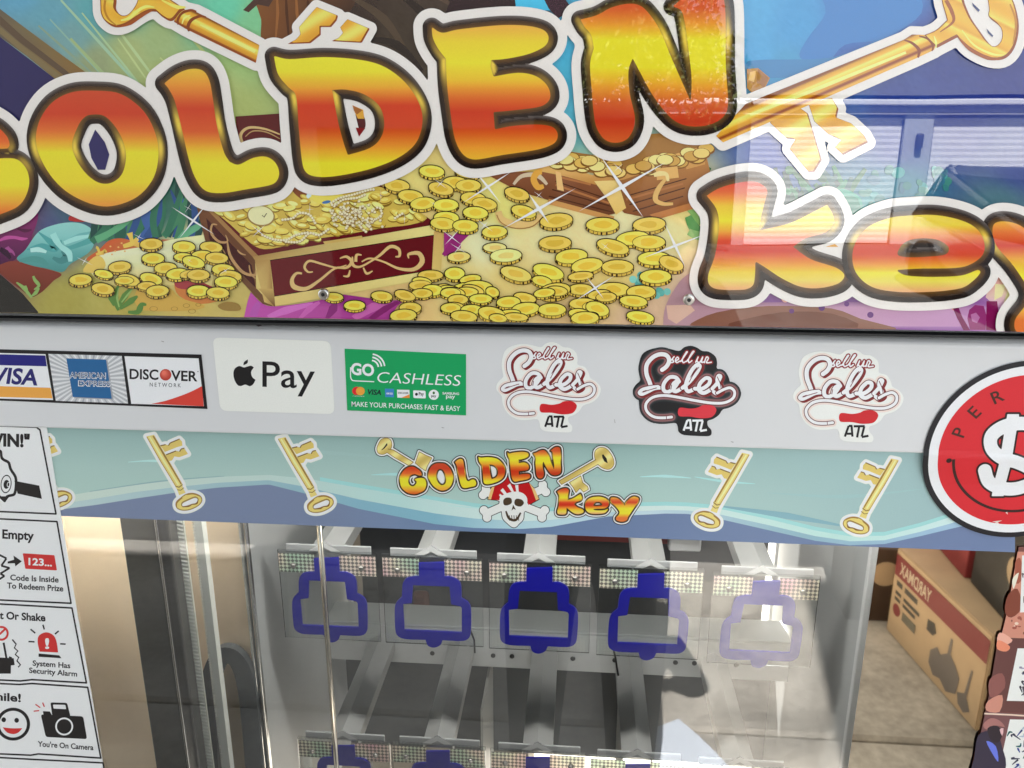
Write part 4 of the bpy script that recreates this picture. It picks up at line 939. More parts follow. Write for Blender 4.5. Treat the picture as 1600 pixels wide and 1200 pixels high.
for m_ in (lambda p: p, ):
    for pts, r in ((((655, 790), (620, 790), (595, 830), (610, 870), (680, 880), (760, 830), (850, 760), (920, 755), (950, 720), (920, 690), (880, 700)), [1.4, 2, 3, 4, 3, 2, 1.6, 2, 2.6, 2, .8]), (((720, 780), (690, 780), (670, 750), (700, 715), (780, 735), (860, 755), (920, 740)), [.8, 1.6, 2, 1.8, 1.6, 1.2, .8]), (((900, 805), (930, 805), (940, 770)), [.8, 2, 1]), (((955, 690), (960, 740), (1000, 750), (1060, 720), (1120, 680), (1180, 630), (1230, 645), (1235, 685), (1210, 690)), [1, 2.4, 1.6, 1.4, 2, 2.6, 2.4, 2, .8]), (((1010, 680), (980, 680), (975, 720)), [.8, 2, 2.4]), (((1010, 720), (1060, 700), (1140, 720), (1230, 760), (1320, 765), (1370, 720), (1350, 670), (1290, 675), (1290, 700)), [1, 1.4, 1.4, 2, 3, 4, 3.4, 2, .8]), (((1075, 775), (1040, 790), (1020, 755)), [.8, 2, 1])):
        a.stroke(cT(pts), r, (204, 172, 112))
for pts, r in ((((150, 500), (120, 500), (115, 550), (160, 600), (210, 600), (200, 560)), [.8, 1.4, 2, 2, 1.4, .6]), (((210, 600), (230, 690), (300, 780), (370, 800), (380, 770)), [1, 2.4, 2.4, 2, .8]), (((270, 650), (290, 670), (320, 680)), [.8, 1.4, .6]), (((340, 740), (350, 790), (378, 820)), [.8, 1.4, 1]), (((130, 570), (180, 640), (240, 760)), [.6, 1, .6])):
    a.stroke(cT(pts), r, (176, 138, 92))
# heap of gold
a.poly(smooth(cT([(110, 390), (200, 365), (330, 380), (560, 330), (620, 270), (900, 270), (1100, 270), (1190, 310), (1310, 400), (1400, 460), (1300, 500), (1130, 520), (900, 560), (700, 590), (560, 625), (430, 645), (350, 610), (230, 500)]), 3), (196, 168, 74))
a.poly(smooth(cT([(600, 265), (700, 270), (760, 330), (720, 390), (640, 340), (600, 300)]), 3), (124, 66, 34))
a.up()
heap = sd_poly(cT([(120, 395), (560, 340), (720, 300), (1100, 275), (1190, 310), (1390, 455), (1130, 515), (560, 620), (430, 640), (350, 605)]), np.array([0.]), np.array([0.]))
HP = cT([(120, 395), (560, 340), (720, 300), (1100, 275), (1190, 310), (1390, 455), (1130, 515), (560, 620), (430, 640), (350, 605)])
k = 0
while k < 130:
    x, y = rnd.uniform(330, 668), rnd.uniform(288, 390)
    if sd_poly(HP, np.array([x]), np.array([y]))[0] > -3: continue
    k += 1; t = rnd.uniform(-.3, .75); rx = rnd.uniform(8, 15); ry = rx*rnd.uniform(.38, .6)
    a.k += .03
    a.ell(x, y+1.6, rx, ry, (132, 100, 34), t, 16); a.k += .015; a.ell(x, y, rx*.97, ry*.95, rnd.choice([(222, 196, 92), (208, 180, 78), (236, 214, 120), (196, 166, 66)]), t, 16); a.k += .015; a.ell(x-1, y-.8, rx*.6, ry*.5, rnd.choice([(238, 220, 136), (226, 202, 104)]), t, 12)
a.k = math.ceil(a.k)+1
a.poly(smooth(cT([(690, 330), (740, 300), (850, 290), (900, 330), (820, 370), (760, 375)]), 3), (226, 200, 88)); a.up(); a.ell(*cT([(800, 365)])[0], 7, 2.4, (70, 110, 160), -.2)
q = cT([(410, 447)])[0]; a.ell(*q, 22, 16.5, (150, 120, 66), .15, 28); a.up(); a.ell(q[0], q[1]-.6, 20, 14.6, (226, 212, 160), .15, 28); a.up(); a.stroke([(q[0]+2, q[1]-1), (q[0]+5, q[1]+2), (q[0]+9, q[1]-4)], .7, (60, 50, 34), False)
a.poly(cT([(680, 330), (690, 300), (712, 300), (710, 330), (690, 345)]), (196, 216, 220))
def pearls(path, r, c0):
    Q = smooth(path, 8, False); L = np.concatenate([[0], np.cumsum(np.linalg.norm(np.diff(Q, axis=0), axis=1))])
    for d in np.arange(0, L[-1], r*1.75):
        x = np.interp(d, L, Q[:, 0]); y = np.interp(d, L, Q[:, 1]); a.k += .012
        a.ell(x, y+.4, r, r*.95, (150, 116, 76), 0, 10); a.k += .008; a.ell(x-.2, y, r*.84, r*.8, c0, 0, 10)
PEA = (228, 208, 170)
for path in (((420, 560), (480, 585), (560, 590), (620, 560), (700, 545)), ((560, 600), (640, 600), (700, 550), (760, 560), (820, 520)), ((540, 470), (600, 460), (640, 430), (700, 440), (740, 500)), ((830, 370), (880, 340), (960, 320), (1060, 290), (1090, 290)), ((860, 380), (900, 350), (980, 340), (1030, 320)), ((1120, 400), (1130, 440), (1090, 470), (1040, 500)), ((1210, 460), (1240, 440), (1260, 430))):
    pearls(cT(path), 2.5, PEA)
for k in range(150):
    x = rnd.gauss(960, 85); y = rnd.gauss(450, 48)
    if not (820 < x < 1150 and 360 < y < 555): continue
    q = cT([(x, y)])[0]; a.k += .012; a.ell(*q, 2.6, 2.4, (150, 116, 76), 0, 10); a.k += .008; a.ell(q[0]-.2, q[1]-.4, 2.15, 1.95, PEA, 0, 10)
a.k = math.ceil(a.k)
a.build('treasure_chest', PR_GLOSS, sg)

# ---- scattered coins
COINS = [(x/4, 200+y/4, 18, 9, t) for x, y, t in ((945, 725, -.05), (1150, 742, .03), (1320, 745, .1), (957, 815, 0), (1210, 838, .25), (1265, 800, 0), (1355, 812, .05), (748, 868, -.1), (1035, 875, -.05), (1395, 885, .05), (1110, 912, -.08), (1240, 918, 0), (503, 948, -.05), (805, 950, .25), (945, 943, .25), (1412, 962, .05), (643, 1005, .15), (985, 1018, -.05), (1240, 1018, 0), (1362, 1030, .05), (1440, 925, .1))]
COINS += [(400+x/2.857, y/2.857, 20, 9.8, t) for x, y, t in ((785, 765, .08), (945, 768, .1), (630, 828, .1), (826, 842, .22), (890, 815, .05), (948, 828, 0), (970, 885, .1), (690, 875, .1), (745, 908, -.1), (848, 915, 0), (1020, 910, .15), (980, 950, .08), (1165, 865, .25), (1195, 945, .25), (850, 972, .05), (835, 998, .1), (935, 1008, .05), (1065, 1035, -.05))]
COINS += [(700+x/3.81, 220+y/3.81, rx, ry, t) for x, y, rx, ry, t in ((645, 475, 26, 11.5, -.1), (920, 500, 26, 11.5, 0), (1198, 498, 26, 11.5, -.06), (638, 608, 25.5, 11, -.02), (1100, 580, 26, 11, -.1), (982, 630, 26, 11, .25), (1196, 603, 26, 11, 0), (735, 688, 25.5, 11.5, -.1), (1228, 700, 26, 11, 0), (1330, 730, 20, 11, .35), (828, 742, 25, 11.5, -.15), (1010, 750, 25, 11, 0), (345, 683, 25, 10.5, -.05), (278, 635, 18.5, 7.5, 0), (405, 792, 25, 11, .25), (598, 780, 25, 11.5, .28), (1235, 808, 25, 11, 0), (560, 835, 16, 8, .2), (790, 805, 20, 7, -.1), (175, 875, 25, 11.5, .02), (635, 893, 25, 12, -.15), (790, 885, 20, 9, 0), (985, 885, 26, 11, 0), (1150, 900, 23, 10.5, 0), (30, 905, 19, 8.5, .1), (265, 900, 11, 8, .3), (195, 940, 18, 7.5, 0), (60, 945, 16, 8, 0), (360, 960, 19, 9, -.05), (458, 935, 18, 8, .2), (462, 1000, 22, 10, -.1), (620, 1005, 22, 10, 0), (805, 970, 22, 9, 0), (890, 1000, 19, 11, .3), (1105, 955, 22, 9, .1), (815, 1055, 22, 10, -.02), (1145, 1048, 22, 9, .15), (35, 995, 18, 9, .05), (140, 1005, 17, 8, 0), (262, 1030, 22, 11, .22), (95, 1045, 21, 9, .1), (40, 790, 16, 10, 0), (65, 690, 18, 8, -.05))]
COINS += [(300+x/3.81, 220+y/3.81, rx, ry, t) for x, y, rx, ry, t in ((845, 930, 15, 7, .05), (1130, 925, 17, 8, .1), (1268, 920, 17, 8, .25), (968, 980, 17, 8, 0), (1300, 995, 17.5, 9, 0), (1258, 1040, 21, 10, -.05), (1420, 800, 20, 8, 0), (1430, 890, 17, 9, 0), (1360, 860, 18, 8, 0), (1540, 905, 16, 8, 0), (1540, 995, 16, 8, 0))]
COINS += [(rnd.uniform(590, 1000), rnd.uniform(436, 498), rnd.uniform(14, 19), rnd.uniform(6.5, 8.5), rnd.uniform(-.15, .25)) for _ in range(18)] + [(rnd.uniform(130, 310), rnd.uniform(398, 450), 15, 6.8, rnd.uniform(-.15, .2)) for _ in range(5)]
COINS.sort(key=lambda c: c[1])
ck_ = 56.
for (x, y, rx, ry, t) in COINS:
    a = art(ck_)
    c, s = math.cos(t), math.sin(t); th = ry*.38
    body = [(x+rx*math.cos(q)*c-ry*math.sin(q)*s, y+rx*math.cos(q)*s+ry*math.sin(q)*c) for q in np.linspace(math.pi, math.tau, 15)]
    body += [(x+rx*math.cos(q)*c-ry*math.sin(q)*s, y+rx*math.cos(q)*s+ry*math.sin(q)*c+th) for q in np.linspace(0, math.pi, 15)]
    g = rnd.uniform(-10, 12); pale = 26*(max(0, 1-math.hypot((x-770)/90, (y-400)/40)))  # paler round one spot: a reflection on the sign put into coin colour
    a.k += .04; B = np.array(body); m = B.mean(0); a.poly(m+(B-m)*np.array([1+.75/rx, 1+.8/ry]), (44, 32, 14))
    a.k += .02; a.poly(B, (196+g, 164+g, 70))
    for q in np.linspace(.25, 2.9, 9):
        q += rnd.uniform(-.08, .08); X0 = x+rx*math.cos(q)*c-ry*math.sin(q)*s; Y0 = y+rx*math.cos(q)*s+ry*math.sin(q)*c; a.stroke([(X0, Y0+.4), (X0, Y0+th)], rnd.choice([.5, .9, 1.4]), (48, 34, 14), False)
    a.k += .02; a.ell(x, y, rx+.2, ry+.2, (62, 46, 20), t, 28)
    a.k += .015; a.ell(x, y, rx-.7, ry-.7, (226+g+pale*.6, 196+g+pale, 84+pale*2.5), t, 28)
    a.k += .015
    bl = smooth([(x+(rx*.55*rnd.uniform(.75, 1.15)*math.cos(q))*c-(ry*.5*math.sin(q))*s, y+(rx*.55*math.cos(q))*s+(ry*.52*rnd.uniform(.7, 1.2)*math.sin(q))*c) for q in np.arange(8)*math.tau/8], 3)
    a.poly(bl, (212+g+pale, 176+g+pale, 60+pale*2.5))
    ck_ = a.k-.38; a.build('coin', PR_GLOSS, sg)
ktop = 78

# ---- star sparkles
def star(x, y, R, r2, rot, w_=.045, col=(240, 234, 220)):
    pts = []
    for i in range(8):
        q = rot+i*math.pi/4; rr = (R*.68 if i in (0, 4) else r2*.68) if i % 2 == 0 else min(w_, .036)*R; pts.append((x+rr*math.cos(q), y+rr*math.sin(q)*.9))
    a = art(ktop+1); a.poly(pts, col); a.build('sparkle', PR_GLOSS, sg)
for s_ in ((302, 345, 62, 56, .62), (294, 325, 12, 20, .55), (217, 370, 16, 12, .5), (132, 408, 22, 12, .5), (296, 407, 9, 6, .6), (352, 423, 18, 6, 2.5, .06), (404, 361, 26, 22, .75), (484, 327, 11, 18, 0), (595, 306, 8, 22, 0), (632, 342, 10, 16, 0), (677, 318, 9, 7, .6),
           (762, 292, 70, 52, -.62, .05), (842, 326, 100, 44, -.55, .05), (842, 305, 16, 12, .7), (972, 292, 118, 92, -.56, .06), (966, 262, 18, 14, .8), (946, 385, 14, 10, .7), (706, 371, 30, 26, .7), (716, 388, 24, 18, .6), (1055, 384, 80, 60, -.4, .06), (930, 450, 56, 34, -.62, .05), (688, 287, 20, 14, .7), (757, 352, 26, 12, .7, .05)): star(*s_)

# ---- the two gold keys
shaft1 = cZ([(890, 100), (970, 140), (1415, 375), (1385, 525), (850, 265), (800, 240), (700, 180), (740, 110), (800, 80)])
bow1 = [(p[0], p[1]) for p in smooth(cZ([(120, -60), (90, 60), (110, 150), (180, 215), (250, 228), (330, 200), (420, 140), (500, 100), (560, 98, 1), (620, 150), (690, 175), (760, 100), (800, 80, 1), (680, 0), (560, -70)]), 4)]
bh1 = [(p[0], p[1]) for p in smooth(cZ([(240, -80), (225, 20), (222, 80), (260, 125), (310, 125), (360, 80), (400, 0), (380, -80)]), 4)]
t1 = cV([(230, 33), (333, 75), (327, 98), (300, 130), (250, 130), (250, 168), (200, 208), (88, 212), (130, 190), (152, 165), (145, 130)])
t2 = cV([(378, 92), (486, 138), (447, 206), (300, 198), (335, 182), (357, 158), (343, 132)])
shaft2 = cR([(210, 518), (1000, 198), (1040, 172), (1110, 175), (1160, 225), (1150, 250), (1060, 292), (95, 712), (60, 680)])
bow2 = [(p[0], p[1]) for p in smooth(cR([(1195, -60), (1215, 100, 1), (1160, 150), (1100, 175, 1), (1165, 240, 1), (1270, 185, 1), (1330, 250), (1430, 297), (1510, 290), (1560, 220), (1572, 100), (1520, -40), (1400, -90)]), 4)]
bh2 = [(p[0], p[1]) for p in smooth(cR([(1300, -30), (1325, 70), (1375, 150), (1440, 230), (1485, 205), (1485, 140), (1425, 85), (1425, 40), (1400, -40)]), 4)]
u1 = cY([(10, 525), (80, 590), (120, 625), (172, 630), (135, 690), (255, 835), (290, 835), (335, 760), (250, 470), (180, 420)])
u2 = cY([(250, 400), (400, 372), (440, 440), (428, 495), (520, 530), (600, 605), (625, 650), (470, 728), (418, 680), (460, 635), (380, 600), (290, 520)])
KSH = [shaft1, bow1, t1, t2, shaft2, bow2, u1, u2]
def keyart(name, shaft, bow, hole, teeth, sd0, sd1, extras):
    a = Art(MY, 86)
    fld = Field.around(list(shaft)+list(bow), 4, 2)
    fld.poly(shaft); fld.poly(bow)
    fld.cut(hole)
    d = np.array(sd1, float)-np.array(sd0, float); L = np.linalg.norm(d); d /= L; n = np.array([-d[1], d[0]])
    rp = ramp([(-15, (122, 66, 22)), (-12, (206, 150, 44)), (-7, (218, 166, 54)), (-5, (238, 212, 100)), (1, (228, 190, 74)), (4, (206, 148, 42)), (9, (200, 140, 40)), (10.5, (140, 66, 22)), (13, (128, 58, 20)), (16, (222, 160, 60))])
    for tt in teeth:
        f2 = Field.around(tt, 3, 1.6); f2.poly(tt); a.iso(f2, 0, (132, 66, 24)); f3 = Field.around(tt, 3, 1.6); f3.poly([(x-n[0]*0-2.2, y-2.0) for x, y in tt]); f3.S = np.maximum(f3.S, f2.S+.4); a.k += 1; a.iso(f3, 0, lambda x, y: ramp([(0, (236, 206, 96)), (.5, (216, 162, 56)), (1, (206, 146, 44))])(.5+.5*np.sin((x*.6+y)/9))); a.k -= 1
    a.k += 2
    fs_ = Field.around(shaft, 3, 1.6); fs_.poly(shaft)
    a.iso(fs_, 0, lambda x, y: rp((x-sd0[0])*n[0]+(y-sd0[1])*n[1]))
    a.up()
    fb = Field.around(bow, 3, 1.5); fb.poly(bow).cut(hole)
    a.iso(fb, 0, (134, 66, 24)); a.up(); f4 = Field.around(bow, 3, 1.5); f4.poly(bow).cut([(x-3, y-3) for x, y in hole]); f4.S = np.maximum(f4.S+1.5, fb.S+1)
    f4.S = np.maximum(f4.S, -1e9); sh = Field.around(bow, 3, 1.5); sh.poly([(x-2, y-3.2) for x, y in bow]); f4.S = np.maximum(f4.S, sh.S+1)
    a.iso(f4, 0, lambda x, y: ramp([(0, (214, 160, 48)), (.45, (232, 200, 84)), (.6, (208, 152, 46)), (1, (222, 172, 58))])(.5+.5*np.sin((x*.5-y)/14)))
    a.up()
    for pts, r, c_ in extras: a.stroke(pts, r, c_)
    a.build(name, PR_GLOSS, sg)
DK, HI = (126, 58, 20), (242, 220, 118)
keyart('gold_key', shaft1, bow1, bh1, [t1, t2], cZ([(860, 185)])[0], cZ([(1400, 450)])[0], [
    (cZ([(740, 205), (735, 165), (770, 110), (840, 85), (890, 95)]), [1.4, 2, 2, 2, 1], DK), (cZ([(830, 260), (820, 220), (850, 165), (920, 135), (970, 142)]), [1.6, 2.6, 2.6, 2, 1], DK), (cZ([(770, 200), (790, 150), (840, 125)]), [.6, 1.6, .6], HI), (cZ([(920, 205), (1100, 290), (1380, 430)]), [1, 3, 2.6], HI),
    (cZ([(130, 0), (125, 80), (160, 160), (230, 215)]), [2, 1.6, 1.6, .5], (176, 118, 34)), (cZ([(260, 170), (330, 150), (400, 90), (470, 55), (540, 60)]), [1, 2.6, 2.6, 2.4, .6], (240, 214, 104)), (cZ([(250, 225), (340, 195), (430, 130), (520, 85)]), [.5, 2.4, 3, 1], (150, 74, 28)), (cZ([(600, 0), (680, 40), (740, 60), (800, 60)]), [1, 2.4, 3, 1], (236, 208, 96))])
keyart('gold_key', shaft2, bow2, bh2, [u1, u2], cR([(150, 620)])[0], cR([(1030, 235)])[0], [
    (cR([(1000, 200), (1040, 215), (1075, 250), (1070, 288)]), [1, 2, 2.6, 1.4], DK), (cR([(1075, 180), (1120, 195), (1145, 230), (1140, 255)]), [1, 1.6, 1.6, 1], DK), (cR([(1150, 180), (1160, 210), (1160, 240)]), [.6, 1.6, .6], HI), (cR([(230, 575), (600, 430), (1010, 262)]), [2, 3, 2], (240, 218, 120)),
    (cR([(1210, 0), (1240, 60), (1245, 110), (1180, 160)]), [3, 3, 2, .6], (150, 80, 30)), (cR([(1270, 185), (1330, 245), (1420, 290), (1490, 295)]), [1, 3, 3, .6], (150, 78, 28)), (cR([(1290, 150), (1350, 225), (1440, 270), (1500, 275)]), [.6, 1.6, 2, .6], (240, 212, 104)), (cR([(1530, 20), (1560, 110), (1545, 220)]), [1, 2, 1], (182, 122, 36))])

# ---- lettering
LT = {}
LT['G'] = ([(15, 226), (12, 232, 1), (-2, 232), (-30, 224), (-62, 236), (-72, 262), (-62, 288), (-40, 296), (-22, 284), (-16, 268), (-26, 258), (-14, 250), (12, 247), (30, 251), (43, 268), (45, 292), (33, 318), (8, 332), (-30, 342), (-80, 332), (-118, 296), (-122, 240), (-92, 196), (-46, 180), (-8, 196), (10, 212)], None)
LT['O'] = (cA([(430, 405), (540, 420), (640, 495), (695, 600), (707, 700), (682, 800), (610, 880), (500, 920), (400, 908), (290, 850), (210, 760), (163, 650), (172, 550), (230, 460), (320, 412)]), cA([(405, 512), (470, 520), (530, 590), (562, 680), (548, 770), (500, 815), (440, 815), (380, 770), (335, 700), (322, 640), (345, 570), (370, 530)]))
LT['L'] = (cA([(733, 372, 1), (790, 330), (850, 308), (905, 315), (935, 360), (950, 440), (968, 560), (1000, 680), (1025, 722, 1), (1065, 735), (1130, 705), (1190, 700), (1232, 730), (1246, 780), (1218, 822), (1100, 845), (990, 862), (915, 850), (870, 790), (840, 700), (808, 560), (780, 450), (755, 400)]), None)
LT['D'] = (cB([(80, 250, 1), (150, 264), (300, 255), (450, 265), (560, 292), (650, 352), (712, 430), (742, 510), (735, 590), (700, 655), (620, 712), (500, 757), (350, 787), (260, 787), (218, 762), (203, 700), (190, 560), (178, 425), (140, 385), (98, 330)]), cB([(340, 402, 1), (400, 400), (480, 420), (548, 470), (572, 540), (560, 610), (510, 660), (410, 692, 1), (392, 640), (370, 560), (350, 460)]))
LT['E'] = (cB([(785, 120, 1), (830, 146), (900, 132), (1080, 113), (1200, 114), (1280, 132), (1306, 165), (1290, 205), (1220, 240), (1120, 262), (1050, 268, 1), (1048, 300), (1060, 342, 1), (1170, 325), (1250, 340), (1302, 385), (1312, 440), (1270, 475), (1150, 492), (1060, 500, 1), (1066, 578, 1), (1150, 562), (1260, 556), (1325, 568), (1347, 602), (1330, 640), (1260, 667), (1100, 692), (980, 712), (925, 690), (888, 620), (868, 500), (853, 380), (848, 262, 1), (815, 220), (790, 170)]), None)
LT['N'] = (cN([(428, 122, 1), (530, 95), (620, 48), (720, 24), (800, 35), (862, 92), (925, 190), (1000, 370), (1118, 635, 1), (1122, 480), (1102, 300), (1085, 170), (1060, 70), (1005, 40, 1), (1080, -20), (1180, -70), (1290, -60), (1328, 20), (1336, 200), (1336, 400), (1350, 620), (1340, 700), (1290, 755), (1200, 787), (1100, 787), (1020, 757), (950, 690), (870, 580), (800, 450), (755, 365, 1), (728, 440), (735, 580), (766, 720), (760, 800), (720, 868), (650, 892), (580, 872), (530, 800), (510, 700), (498, 560), (488, 400), (512, 300, 1), (495, 220), (455, 170)]), None)
LT['k'] = (cK([(232, 292, 1), (290, 258), (380, 234), (450, 234), (492, 265), (485, 310), (470, 370), (458, 442, 1), (590, 410), (690, 362), (752, 330, 1), (776, 372), (780, 410), (745, 450), (660, 475), (605, 512, 1), (680, 565), (790, 602), (826, 635), (800, 670), (720, 690), (640, 685), (560, 650), (480, 598), (442, 575, 1), (440, 640), (430, 680), (390, 697), (280, 695), (243, 675), (240, 630), (265, 560), (280, 480), (285, 400), (272, 345)]), None)
LT['e'] = (cK([(1110, 377), (1225, 376), (1335, 400), (1402, 440), (1430, 500), (1418, 552), (1360, 592), (1290, 604), (1150, 606), (1048, 612, 1), (1090, 635), (1200, 642), (1330, 636), (1400, 612), (1412, 622), (1385, 655), (1330, 690), (1200, 706), (1050, 706), (945, 685), (880, 630), (860, 560), (876, 490), (930, 425), (1020, 388)]), cK([(1055, 545), (1078, 500), (1130, 478), (1220, 480), (1274, 512), (1262, 545), (1180, 555), (1100, 557)]))
LT['y'] = ([(1552, 352), (1572, 346), (1600, 356), (1622, 384), (1640, 408, 1), (1652, 380), (1676, 350), (1700, 340), (1726, 352), (1720, 384), (1690, 440), (1662, 492), (1650, 520), (1620, 530), (1590, 520), (1586, 500), (1604, 474), (1606, 452), (1584, 416), (1556, 382)], None)
RED, ORG, YEL = (196, 58, 26), (222, 130, 48), (226, 204, 46)
GRD = {'G': [(190, RED), (222, (212, 100, 44)), (250, YEL), (290, YEL), (318, (222, 150, 50)), (340, (206, 88, 36))],
 'O': [(140, (190, 70, 40)), (178, (190, 60, 34)), (205, (208, 104, 44)), (238, YEL), (285, (222, 196, 48)), (322, (216, 140, 58))],
 'L': [(108, (222, 176, 56)), (132, (216, 140, 50)), (170, (192, 60, 32)), (205, (202, 84, 38)), (238, (222, 184, 44)), (255, YEL), (300, (220, 196, 44))],
 'D': [(88, (226, 208, 48)), (112, (226, 204, 46)), (138, (218, 150, 44)), (165, (192, 54, 22)), (198, (192, 60, 24)), (228, (214, 136, 44)), (255, YEL), (275, (222, 202, 46))],
 'E': [(40, (222, 160, 62)), (65, (224, 192, 50)), (98, YEL), (125, (222, 176, 44)), (150, (204, 104, 34)), (175, (186, 48, 16)), (200, (192, 64, 24)), (230, (216, 140, 44)), (250, (222, 168, 48))],
 'N': [(-20, (196, 72, 36)), (12, (198, 84, 44)), (36, (214, 136, 48)), (62, YEL), (105, (226, 202, 44)), (128, (220, 160, 44)), (160, (196, 88, 40)), (190, (180, 50, 24)), (225, (198, 92, 40))],
 'k': [(285, (200, 60, 34)), (300, (206, 92, 44)), (322, (224, 180, 50)), (345, YEL), (362, (218, 150, 50)), (376, (200, 62, 34)), (392, (192, 42, 22)), (405, (208, 110, 40)), (425, (224, 186, 46)), (438, (226, 194, 84)), (454, (224, 150, 104))],
 'e': [(335, (224, 192, 66)), (352, (222, 190, 60)), (368, (210, 124, 56)), (385, (196, 56, 30)), (398, (194, 60, 26)), (412, (212, 130, 40)), (426, YEL), (440, (226, 200, 84)), (456, (224, 156, 106))],
 'y': [(340, (224, 180, 60)), (362, (208, 110, 50)), (384, (196, 60, 34)), (404, (216, 150, 46)), (430, YEL), (470, YEL), (500, (210, 110, 50))]}
def closedc(p): return smooth(p, 5)
OUTL = {k: (closedc(v[0]), closedc(v[1]) if v[1] else None) for k, v in LT.items()}
RB, RW = 14.5, 29
# one white border runs round all the letters and keys
wb = Field(-160, -60, 1760, 545, 2.2)
for k, (o_, h_) in OUTL.items():
    xs_, ys_ = o_[:, 0], o_[:, 1]; m = 45
    i0, i1 = np.searchsorted(wb.x, [xs_.min()-m, xs_.max()+m]); j0, j1 = np.searchsorted(wb.y, [ys_.min()-m, ys_.max()+m])
    d = sd_poly(o_, wb.X[j0:j1, i0:i1], wb.Y[j0:j1, i0:i1])
    if h_ is not None: d = np.maximum(d, -sd_poly(h_, wb.X[j0:j1, i0:i1], wb.Y[j0:j1, i0:i1]))
    wb.S[j0:j1, i0:i1] = np.minimum(wb.S[j0:j1, i0:i1], d-RW)
for pl_, r in zip(KSH, (12, 12, 11, 11, 13, 13, 12, 12)):
    A = np.array(pl_); m = 30
    i0, i1 = np.searchsorted(wb.x, [A[:, 0].min()-m, A[:, 0].max()+m]); j0, j1 = np.searchsorted(wb.y, [A[:, 1].min()-m, A[:, 1].max()+m])
    wb.S[j0:j1, i0:i1] = np.minimum(wb.S[j0:j1, i0:i1], sd_poly(pl_, wb.X[j0:j1, i0:i1], wb.Y[j0:j1, i0:i1])-r)
wb.S = np.maximum(wb.S, wb.Y-ybot(wb.X)+.5)
hb = sd_poly([(1290, 0)], wb.X[:1, :1], wb.Y[:1, :1]) if False else None
a = art(82); a.iso(wb, 0, (217, 210, 203)); a.build('white_border', PR_GLOSS, sg)
# letters over the keys: bevelled dark gold rim, then glowing face
NAMEORDER = ['G', 'O', 'L', 'D', 'E', 'N', 'k', 'e', 'y']
def letter_mesh(L_, o_, h_, grd, lvl, rb, step, parent, d=MY, name='letter', scale=1., white=None, black=None, material=None):
    fld = Field.around(o_, rb+6*scale+ (white or 0), step); fld.poly(o_, [h_] if h_ is not None else [])
    gy, gx = np.gradient(fld.S); 
    fld2 = fld
    a = Art(d, lvl, (lambda x: ybot(x)-.3) if name == 'letter' else None)
    y0, y1 = grd[0][0], grd[-1][0]
    yel = [g[0] for g in grd if sum(abs(np.array(g[1])-np.array(YEL))) < 60] or [y0]
    def interp(F_, x, y):
        j = np.clip(np.round((x-fld.x[0])/step).astype(int), 0, len(fld.x)-1); i = np.clip(np.round((y-fld.y[0])/step).astype(int), 0, len(fld.y)-1); return F_[i, j]
    def rim(x, y):
        s = interp(fld.S, x, y)/rb; nx_ = interp(gx, x, y); ny_ = interp(gy, x, y); l = np.hypot(nx_, ny_)+1e-6; nx_ = nx_/l; ny_ = ny_/l
        base = ramp([(-.2, (120, 86, 34)), (.15, (84, 58, 28)), (.5, (56, 38, 24)), (.62, (26, 18, 16)), (.9, (30, 22, 18)), (1.1, (34, 26, 22))])(s)
        # gold glint on the upright flanks, silver sheen outside the tops
        tq = np.zeros_like(y)
        for yc in [np.mean(yel[:max(1, len(yel)//1)])]:
            tq = np.maximum(tq, np.exp(-((y-(yc-(y1-y0)*.16))/((y1-y0)*.14))**2))
        gl = tq*np.clip(np.abs(nx_)*1.6-.5, 0, 1)*np.clip(1.15-np.abs(s-.25)*1.8, 0, 1)
        base = base*(1-gl[:, None])+np.array([222, 190, 70])*gl[:, None]
        up = np.clip(-ny_*1.6-.3, 0, 1)*np.clip((s-.5)*2.2, 0, 1)
        return base*(1-up[:, None]*.5)+np.array([176, 168, 164])*up[:, None]*.5
    if black:
        a.iso(fld, black, (26, 24, 24)); a.up()
    if white:
        a.iso(fld, white, (228, 224, 214)); a.up()
    a.iso(fld, rb, rim); a.up()
    r = ramp(grd)
    a.iso(fld, 0, lambda x, y: r(y))
    o = a.build(name, material or PR_GLOSS, parent); return o
for i, k in enumerate(NAMEORDER):
    letter_mesh(k, *OUTL[k], GRD[k], 96+(i % 2)*3, RB if k not in 'key' else 16, 2.0, sg)
# peeping bits inside the D and the key holes
a = art(94)
a.poly(cB([(430, 470), (478, 490), (484, 530), (455, 530), (440, 500)]), (206, 150, 50)); a.poly(cB([(445, 570), (488, 572), (460, 610)]), (120, 24, 26)); a.up(); a.poly(cB([(432, 470), (475, 492), (450, 512), (436, 492)]), (150, 88, 34))
a.build('letter_gap', PR_GLOSS, sg); a = art(94); a.poly(cA([(425, 578), (468, 635), (488, 690), (470, 758), (437, 758), (408, 705), (396, 645)]), (44, 42, 88))
a.build('letter_gap', PR_GLOSS, sg); a = art(94)
for p in (((1340, 12), (1380, 50), (1372, 60), (1345, 30)), ((1412, 142), (1446, 178), (1442, 186), (1420, 165))): a.poly(cR(p), (60, 70, 110))
a.build('key_gap', PR_GLOSS, sg); a = art(94); a.poly(cK([(745, 512), (785, 500), (800, 512)]), (206, 150, 60))
a.build('letter_gap', PR_GLOSS, sg)
